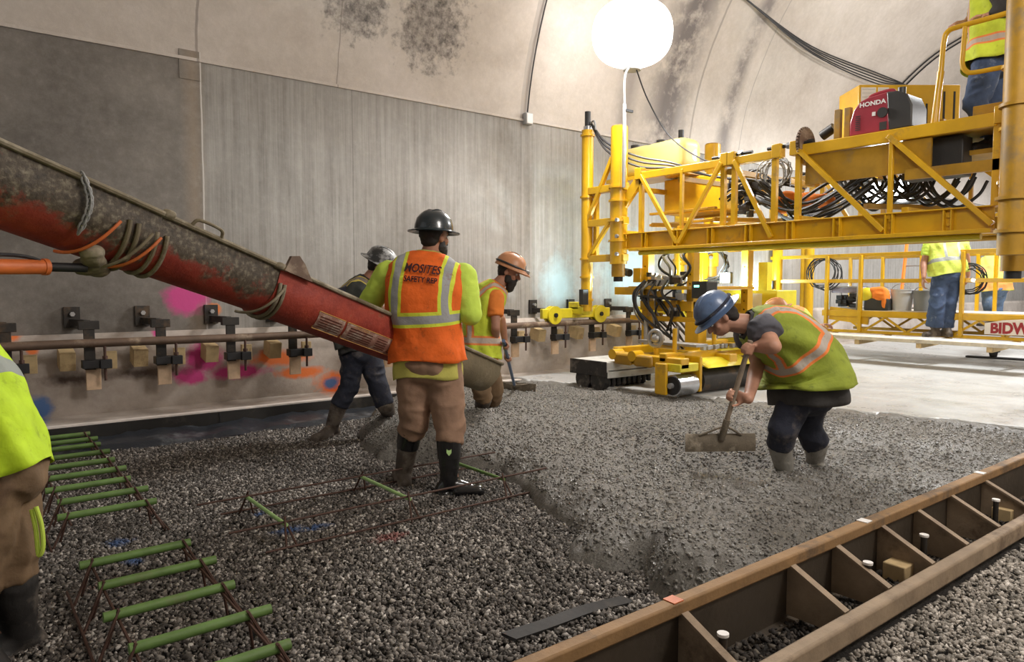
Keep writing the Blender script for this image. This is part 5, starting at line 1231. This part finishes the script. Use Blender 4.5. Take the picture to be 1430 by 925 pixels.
    for sd in 'LR':
        hp, kn, bt = V(J['hip'+sd]), V(J['kn'+sd]), V(J['bt'+sd]); pr = cl.get('leg_r', (.105, .085, .078)); d3 = (bt-kn).normalized()
        pt_.cap(hp, kn, pr[0]*k, pr[1]*k, 18); pt_.cap(kn, bt-d3*.08, pr[1]*k, pr[2]*k, 18); pt_.tube([bt-d3*.10, bt+d3*.05*cl.get('over', 0)+d3*.0], [pr[2]*k, pr[2]*k*1.04], 18)
    remeshed(pt_, 'trousers', cl['pants'], t, vox, 2, .011, 13, seed=int(f0.x*10))
    for sd in 'LR':
        mm_ = cl['boots']; mm_ = mm_ if isinstance(mm_, tuple) else (mm_, mm_)
        boot(t, J['foot'+sd], J['bt'+sd], J['toe'+sd], mm_[sd == 'R'], cl.get('cuff'), 1.06, logo=(cl.get('logo') and sd == 'R'))
    # hair, beard
    hr = MB(); hr.ell(hl(0, -.032, .02), (.083, .085, .085), B); hr.ell(hl(0, -.045, -.03), (.066, .055, .05), B)
    if cl.get('longhair'): hr.ell(hl(0, -.06, -.045), (.082, .055, .065), B); hr.ell(hl(0, -.085, -.02), (.075, .04, .05), B)
    remeshed(hr, 'hair', 'hair', t, .009, 2, .003, 60)
    if cl.get('beard'):
        bd = MB(); bd.ell(hl(0, .06, -.085), (.052, .048, .052), B); bd.ell(hl(-.045, .02, -.06), (.022, .04, .045), B); bd.ell(hl(.045, .02, -.06), (.022, .04, .045), B); bd.cap(hl(-.025, .097, -.042), hl(.025, .097, -.042), .009)
        if cl['beard'] > 1: bd.ell(hl(0, .065, -.125), (.045, .04, .05), B)
        remeshed(bd, 'beard', 'hair', t, .008, 2, .003, 60)
    if cl.get('hat'): helmet(t, hl(0, -.008, .052), hf, hu, cl['hat'], 1.0, cl.get('full', True), cl.get('hband'), cl.get('lamp', False))
    return t
VW = V((dv[0], dv[1], 0)); RG = V((rv[0], rv[1], 0)); UP = V((0, 0, 1))     # away from camera, to the right, up
def D(r_, a_, u_=0): return RG*r_+VW*a_+UP*u_

# worker with the orange vest
T1 = 4.8; h1 = P(607, 331, t=T1)
J = dict(head=h1, hf=D(.62, .75, -.05), hu=D(0, 0, 1),
         spine=[P(597, 520, t=T1), P(596, 470, t=T1), P(593, 415, t=T1-.03), P(601, 353, t=T1)],
         shL=P(543, 384, t=T1+.02), shR=P(646, 388, t=T1-.02), elL=P(516, 425, t=T1+.06), elR=P(656, 438, t=T1-.05),
         wrL=P(546, 438, t=T1+.3), wrR=P(628, 425, t=T1+.22), handL=(D(1, .4, -.1), D(0, 0, -1), .25), handR=(D(-.4, 1, 0), D(0, 0, -1), .35),
         hipL=P(578, 512, t=T1), hipR=P(618, 512, t=T1), knL=P(580, 588, t=T1+.02), knR=P(629, 596, t=T1-.05),
         btL=P(572, 606, t=T1+.06), btR=P(627, 619, t=T1-.08), footL=P(563, 678, Z=.0), footR=P(634, 693, Z=.0), toeL=D(-.3, 1), toeR=D(1, .1))
person('person in an orange safety vest and black hard hat, back to the camera', J,
       dict(shirt='lime_tee_dirty', shirt_sleeve='lime_tee', vest='vest_orange', vest_hem=.07, shirt_hem=-.04, pants='khaki', boots='rubber_mud' and ('rubber_mud', 'boot_black'), cuff='boot_black', logo=True,
            hat='hat_black', beard=1, bulk=1.12, sleeve=1.12, sl_r=.088, skin='skin_tan', leg_r=(.115, .088, .078), flare=.02, wr=.0055,
            text=[('MOSITES', .062, .635, .15), ('SAFETY REP', .042, .578, 0)]), .011)
# dark clothed worker behind the chute
T2 = 6.45
J = dict(head=P(530, 372, t=T2), hf=D(.85, .1, -.45), hu=D(.35, -.1, .9),
         spine=[P(497, 492, t=T2), P(493, 460, t=T2), P(493, 425, t=T2), P(516, 389, t=T2)],
         shL=P(503, 400, t=T2+.2), shR=P(492, 408, t=T2-.16), elL=P(520, 440, t=T2+.25), elR=P(472, 412, t=T2-.2), wrL=P(545, 440, t=T2), wrR=P(458, 438, t=T2-.45), handL=(D(.6, -.5, 0), D(0, 0, -1), .4), handR=(D(.4, -.8, -.3), D(0, 0, -1), .5),
         hipL=P(515, 495, t=T2+.05), hipR=P(492, 495, t=T2-.05), knL=P(530, 545, t=T2+.0), knR=P(488, 540, t=T2), btL=P(538, 566, t=T2+.0), btR=P(474, 566, t=T2),
         footL=P(547, 598, Z=.03), footR=P(460, 613, Z=.0), toeL=D(.6, -.8), toeR=D(-.5, -.9))
person('person in dark vest and mottled hard hat leaning over behind the red chute', J, dict(shirt='dark_shirt', shirt_sleeve='denim_dark', vest='vest_black', vest_hem=.05, pants='denim_dark', boots='rubber_mud', hat='hat_camo', sleeve=1.5, sl_r=.068, skin='skin_tan', beard=0))
# bearded worker with rake
T3 = 6.55
rk0 = P(719, 541, Z=hc(np.array([4.35]), np.array([5.35]))[0]+.02 if False else .2); rk1 = P(703, 476, t=T3-.2)
g3 = rk0.lerp(rk1, .93)
wr3, kd3, n3 = grip(g3, rk1-rk0, D(.6, 0, -1), 1); g3b = rk0.lerp(rk1, .70); wr3b, kd3b, n3b = grip(g3b+V((0, 0, 0)), rk1-rk0, D(.7, -.6, -.6), -1)
J = dict(head=P(711, 380, t=T3), hf=D(.88, -.15, -.38), hu=D(.40, 0, .9),
         spine=[P(671, 503, t=T3), P(672, 470, t=T3), P(675, 430, t=T3), P(697, 396, t=T3)],
         shL=P(677, 404, t=T3+.2), shR=P(692, 416, t=T3-.18), elL=P(700, 445, t=T3+.25), elR=P(692, 458, t=T3-.25), wrL=wr3b, wrR=wr3, handL=(kd3b, n3b, 1.05), handR=(kd3, n3, 1.05),
         hipL=P(680, 508, t=T3+.1), hipR=P(664, 508, t=T3-.08), knL=P(690, 545, t=T3+.15), knR=P(672, 545, t=T3-.1), btL=P(688, 560, t=T3+.25), btR=P(675, 558, t=T3-.05), footL=V((*P(684, 572, Z=.12).xy, .07)), footR=V((*P(675, 585, Z=.10).xy, .05)), toeL=D(.9, .1), toeR=D(.9, -.3))
person('bearded person in lime vest and tan hard hat with a headlamp, raking by the wall', J, dict(shirt='orange_tee', shirt_sleeve='orange_tee', vest='vest_lime2', vest_hem=.02, pants='khaki_dark', boots='rubber_mud', hat='hat_tan', full=False, lamp=True, beard=2, sleeve=.62, sl_r=.078, skin='skin_tan', text=[('MOSITES', .05, .42, .1)]))
def rake(base, top, across, wdt, mh, label, tape=True):
    t = thing('concrete_rake', label, 'rake', base); ax = (top-base).normalized(); a = V(across).normalized(); f = a.cross(V((0, 0, 1))).normalized()
    o = MB().cyl(base+ax*.05, top, .0165, 14).build('handle', mh, t)
    MB().cyl(base+ax*.02, base+ax*.16, .022, 14).build('socket', 'rake_metal', t)
    mb = MB(); pr = [(-.012, .055), (.0, .02), (.004, -.02), (-.004, -.06)]
    q = [base+a*sx*wdt/2+f*u+V((0, 0, v)) for sx in (-1, 1) for u, v in pr]+[base+a*sx*wdt/2+f*(u+.006)+V((0, 0, v)) for sx in (-1, 1) for u, v in pr]
    fs = [(i, i+1, i+5, i+4) for i in range(3)]+[(i+8, i+12, i+13, i+9) for i in range(3)]+[(0, 4, 12, 8), (3, 11, 15, 7)]+[(i, i+8, i+9, i+1) for i in range(3)]+[(i+4, i+5, i+13, i+12) for i in range(3)]
    mb.add(q, fs); mb.build('blade', 'rake_metal', t)
    mb = MB(); c_ = base+ax*.12
    for sx in (-1, 1): mb.tube([c_, base+a*sx*wdt*.30+V((0, 0, .045))], .007, 8)
    mb.build('brace', 'rake_metal', t); return t
rake(rk0, rk1, D(1, -.55), .55, 'blue_tape', 'concrete rake with taped dark handle held by the bearded person')
# raking worker in blue helmet
T4 = 4.75
rk2 = P(1006, 618, t=4.62); rk3 = P(1048, 476, t=4.45)
g4 = rk2.lerp(rk3, .93); g4b = rk2.lerp(rk3, .47)
wr4, kd4, n4 = grip(g4, rk3-rk2, D(-1, -.4, .0), 1); wr4b, kd4b, n4b = grip(g4b, rk3-rk2, D(-1, -.3, -.2), -1)
J = dict(head=P(1004, 444, t=T4), hf=D(-.72, -.12, -.68), hu=D(-.70, 0, .70),
         spine=[P(1128, 552, t=T4+.05), P(1122, 512, t=T4+.05), P(1090, 470, t=T4), P(1040, 452, t=T4)],
         shR=P(1046, 462, t=T4+.24), shL=P(1068, 462, t=T4-.2), elR=P(1058, 508, t=T4+.1), elL=P(1080, 484, t=T4-.36), wrR=wr4b, wrL=wr4, handR=(kd4b, n4b, 1.05), handL=(kd4, n4, 1.05),
         hipL=P(1112, 556, t=T4-.06), hipR=P(1132, 556, t=T4+.14), knL=P(1093, 600, t=T4-.08), knR=P(1128, 598, t=T4+.2),
         btL=P(1089, 622, t=T4-.02), btR=P(1140, 620, t=T4+.25), footL=V((*P(1092, 650, t=4.78).xy, .03)), footR=V((*P(1143, 642, t=5.02).xy, .03)), toeL=D(-.8, -.4), toeR=D(.3, -.6))
person('person in blue hard hat and lime vest bending to rake the wet concrete', J, dict(shirt='dark_shirt', shirt_sleeve='grey_tee', vest='vest_lime', vest_hem=.06, shirt_hem=-.05, pants='denim_dark', boots='rubber_cement', hat='hat_blue', longhair=1, hband='denim_dark', sleeve=.45, sl_r=.092, bulk=1.22, skin='skin', flare=.05, leg_r=(.088, .074, .068), beard=0, prof=[(0, .25, .20), (.12, .24, .195), (.3, .215, .175), (.55, .215, .155), (.72, .225, .145), (.84, .215, .125), (.91, .185, .105), (.96, .13, .085), (1, .075, .068)]))
rake(rk2, rk3, D(1, .05), .46, 'wood_handle', 'concrete rake with wooden handle held by the person in the blue hard hat')
# worker cut by the left frame edge
T5 = 2.62
J = dict(head=P(-150, 395, t=T5), hf=D(-.7, .3, -.5), hu=D(-.5, 0, .8),
         spine=[P(0, 655, t=T5), P(-18, 600, t=T5), P(-55, 530, t=T5), P(-105, 460, t=T5)],
         shL=P(-95, 470, t=T5-.2), shR=P(-60, 470, t=T5+.2), elL=P(-150, 560, t=T5-.2), elR=P(-130, 560, t=T5+.2), wrL=P(-190, 620, t=T5-.1), wrR=P(-180, 610, t=T5+.1), handL=(D(-1, 0, -.5), D(0, 1, 0), .6), handR=(D(-1, 0, -.5), D(0, 1, 0), .6),
         hipL=P(-20, 665, t=T5-.08), hipR=P(8, 665, t=T5+.1), knL=P(-30, 785, t=T5-.05), knR=P(14, 775, t=T5+.05), btL=P(-40, 830, t=T5-.05), btR=P(20, 812, t=T5+.05), footL=P(-40, 960, t=T5-.08), footR=P(15, 925, t=T5+.08), toeL=D(-1, -.4), toeR=D(-.6, -.8))
t5 = person('person in a bright lime shirt and tan trousers cut off by the left frame edge', J, dict(shirt='lime_tee', shirt_sleeve='lime_tee', vest='vest_edge', vest_hem=-.02, pants='khaki_dark', boots='rubber', sleeve=.8, skin='skin', over=0, leg_r=(.11, .095, .082), hat='hat_white', beard=0))
mb = MB(); mb.tube(curve([P(50, 708, t=T5), P(58, 735, t=T5), P(60, 765, t=T5), P(54, 775, t=T5), P(50, 740, t=T5), P(44, 712, t=T5)], 6), .008, 8)
tag(mb.build('lime_cord', 'lime_tee'), 'lime green cord loop hanging at the hip of the left edge worker', 'cord')
# operator on the platform
T6 = 6.25; zf6 = st_y.z
J = dict(head=P(1400, -95, t=T6), hf=D(-.9, -.2, -.3), hu=D(-.1, 0, 1),
         spine=[P(1387, 92, t=T6), P(1388, 60, t=T6), P(1388, 15, t=T6), P(1394, -45, t=T6)],
         shL=P(1384, -30, t=T6-.2), shR=P(1398, -32, t=T6+.22), elL=P(1405, 12, t=T6-.27), elR=P(1370, 10, t=T6+.3), wrL=P(1379, 22, t=T6-.16), wrR=P(1350, 30, t=T6+.15), handL=(D(-1, .2, -.1), D(0, -.2, -1), .55), handR=(D(-1, .1, -.1), D(0, 0, -1), .55),
         hipL=P(1379, 92, t=T6-.08), hipR=P(1388, 90, t=T6+.12), knL=P(1362, 145, t=T6-.05), knR=P(1388, 150, t=T6+.15), btL=P(1385, 185, t=T6-.02), btR=P(1394, 188, t=T6+.2), footL=V((P(1384, 214, t=T6).x, P(1384, 214, t=T6).y, zf6)), footR=V((P(1394, 214, t=T6+.25).x, P(1394, 214, t=T6+.25).y, zf6)), toeL=D(-1, -.1), toeR=D(-1, 0))
person('person in lime vest and blue jeans at the guard rail on top of the paver', J, dict(shirt='dark_shirt', shirt_sleeve='dark_shirt', vest='vest_lime2', vest_hem=.0, pants='denim', boots='rubber', sleeve=1.5, bulk=1.12, skin='skin', hat='hat_white', flare=.05, beard=0))
# worker on the plank
T7 = 10.05; zp = .615
f7a = P(1304, 470, Z=zp); f7b = P(1320, 470, Z=zp); T7 = 11.2*(1.093) if False else f7a.x*dv[0]+f7a.y*dv[1]
s7 = T7
J = dict(head=P(1345, 306, t=s7+.25), hf=D(.2, .9, -.4), hu=D(.1, .5, .8),
         spine=[P(1324, 382, t=s7), P(1322, 365, t=s7), P(1320, 345, t=s7+.08), P(1330, 321, t=s7+.15)],
         shL=P(1300, 336, t=s7+.1), shR=P(1342, 333, t=s7+.1), elL=P(1290, 367, t=s7+.1), elR=P(1350, 360, t=s7+.2), wrL=P(1290, 388, t=s7-.02), wrR=P(1352, 385, t=s7+.3), handL=(D(0, .2, -1), D(1, 0, 0), .4), handR=(D(0, .4, -1), D(-1, 0, 0), .4),
         hipL=P(1315, 385, t=s7), hipR=P(1333, 385, t=s7), knL=P(1308, 425, t=s7-.05), knR=P(1324, 425, t=s7-.02), btL=P(1305, 452, t=s7), btR=P(1320, 452, t=s7+.05), footL=f7a, footR=f7b, toeL=D(-.8, -.3), toeR=D(-.2, 1))
person('person in lime shirt and blue jeans standing on the scaffold plank, back turned', J, dict(shirt='tee_suspenders', shirt_sleeve='lime_tee', vest='tee_suspenders', vest_hem=.0, pants='denim', boots='rubber_mud', sleeve=.7, bulk=1.2, skin='skin_tan', leg_r=(.105, .09, .095), over=1, beard=0, hat='hat_white'), .014)
# worker bending on the far side of the bridge
X8 = 13.6; f8 = P(1384, 442, X=X8); s8 = f8.x*dv[0]+f8.y*dv[1]; zz = f8.z
J = dict(head=P(1402, 352, t=s8+.3), hf=D(.2, .8, -.5), hu=D(.1, .5, .8),
         spine=[P(1389, 404, t=s8), P(1389, 392, t=s8), P(1390, 378, t=s8+.1), P(1396, 364, t=s8+.2)],
         shL=P(1376, 371, t=s8+.15), shR=P(1409, 370, t=s8+.1), elL=P(1372, 385, t=s8+.3), elR=P(1416, 385, t=s8+.3), wrL=P(1378, 398, t=s8+.5), wrR=P(1410, 398, t=s8+.5), handL=(D(0, .3, -1), D(1, 0, 0), .4), handR=(D(0, .4, -1), D(-1, 0, 0), .4),
         hipL=P(1382, 404, t=s8), hipR=P(1396, 404, t=s8), knL=P(1381, 426, t=s8), knR=P(1392, 426, t=s8+.05), btL=P(1383, 440, t=s8+.05), btR=P(1392, 440, t=s8+.1), footL=P(1383, 456, t=s8+.0), footR=P(1393, 456, t=s8+.1), toeL=D(-.5, .8), toeR=D(.5, .8))
person('person in lime and orange vest and pale jeans beyond the work bridge', J, dict(shirt='vest_far', shirt_sleeve='orange_tee', vest='vest_far', vest_hem=-.02, pants='denim_light', boots='rubber_mud', sleeve=.6, bulk=1.1, skin='skin', beard=0), .016)
# crouching worker hidden behind the raking worker
s9 = 8.6
J = dict(head=P(1085, 437, t=s9), hf=D(-.8, .4, -.4), hu=D(-.3, 0, .9),
         spine=[P(1120, 478, t=s9), P(1120, 465, t=s9), P(1112, 448, t=s9), P(1100, 438, t=s9)],
         shL=P(1098, 442, t=s9-.15), shR=P(1110, 436, t=s9+.15), elL=P(1100, 470, t=s9-.2), elR=P(1122, 458, t=s9-.1), wrL=P(1085, 485, t=s9-.2), wrR=P(1142, 455, t=s9-.2), handL=(D(-1, 0, -.3), D(0, 0, -1), .5), handR=(D(1, 0, .2), D(0, 0, -1), .5),
         hipL=P(1112, 488, t=s9-.1), hipR=P(1122, 488, t=s9+.1), knL=P(1085, 478, t=s9-.1), knR=P(1095, 480, t=s9+.15), btL=P(1098, 500, t=s9-.1), btR=P(1112, 500, t=s9+.12), footL=P(1100, 533, Z=SL), footR=P(1112, 531, Z=SL), toeL=D(-1, 0), toeR=D(-1, .2))
person('person in orange crouching behind the raking person, mostly hidden', J, dict(shirt='purple_cloth', shirt_sleeve='purple_cloth', vest='vest_far', pants='khaki_dark', boots='rubber', sleeve=1.3, skin='skin', hat='hat_tan', beard=0, bulk=.95), .014)
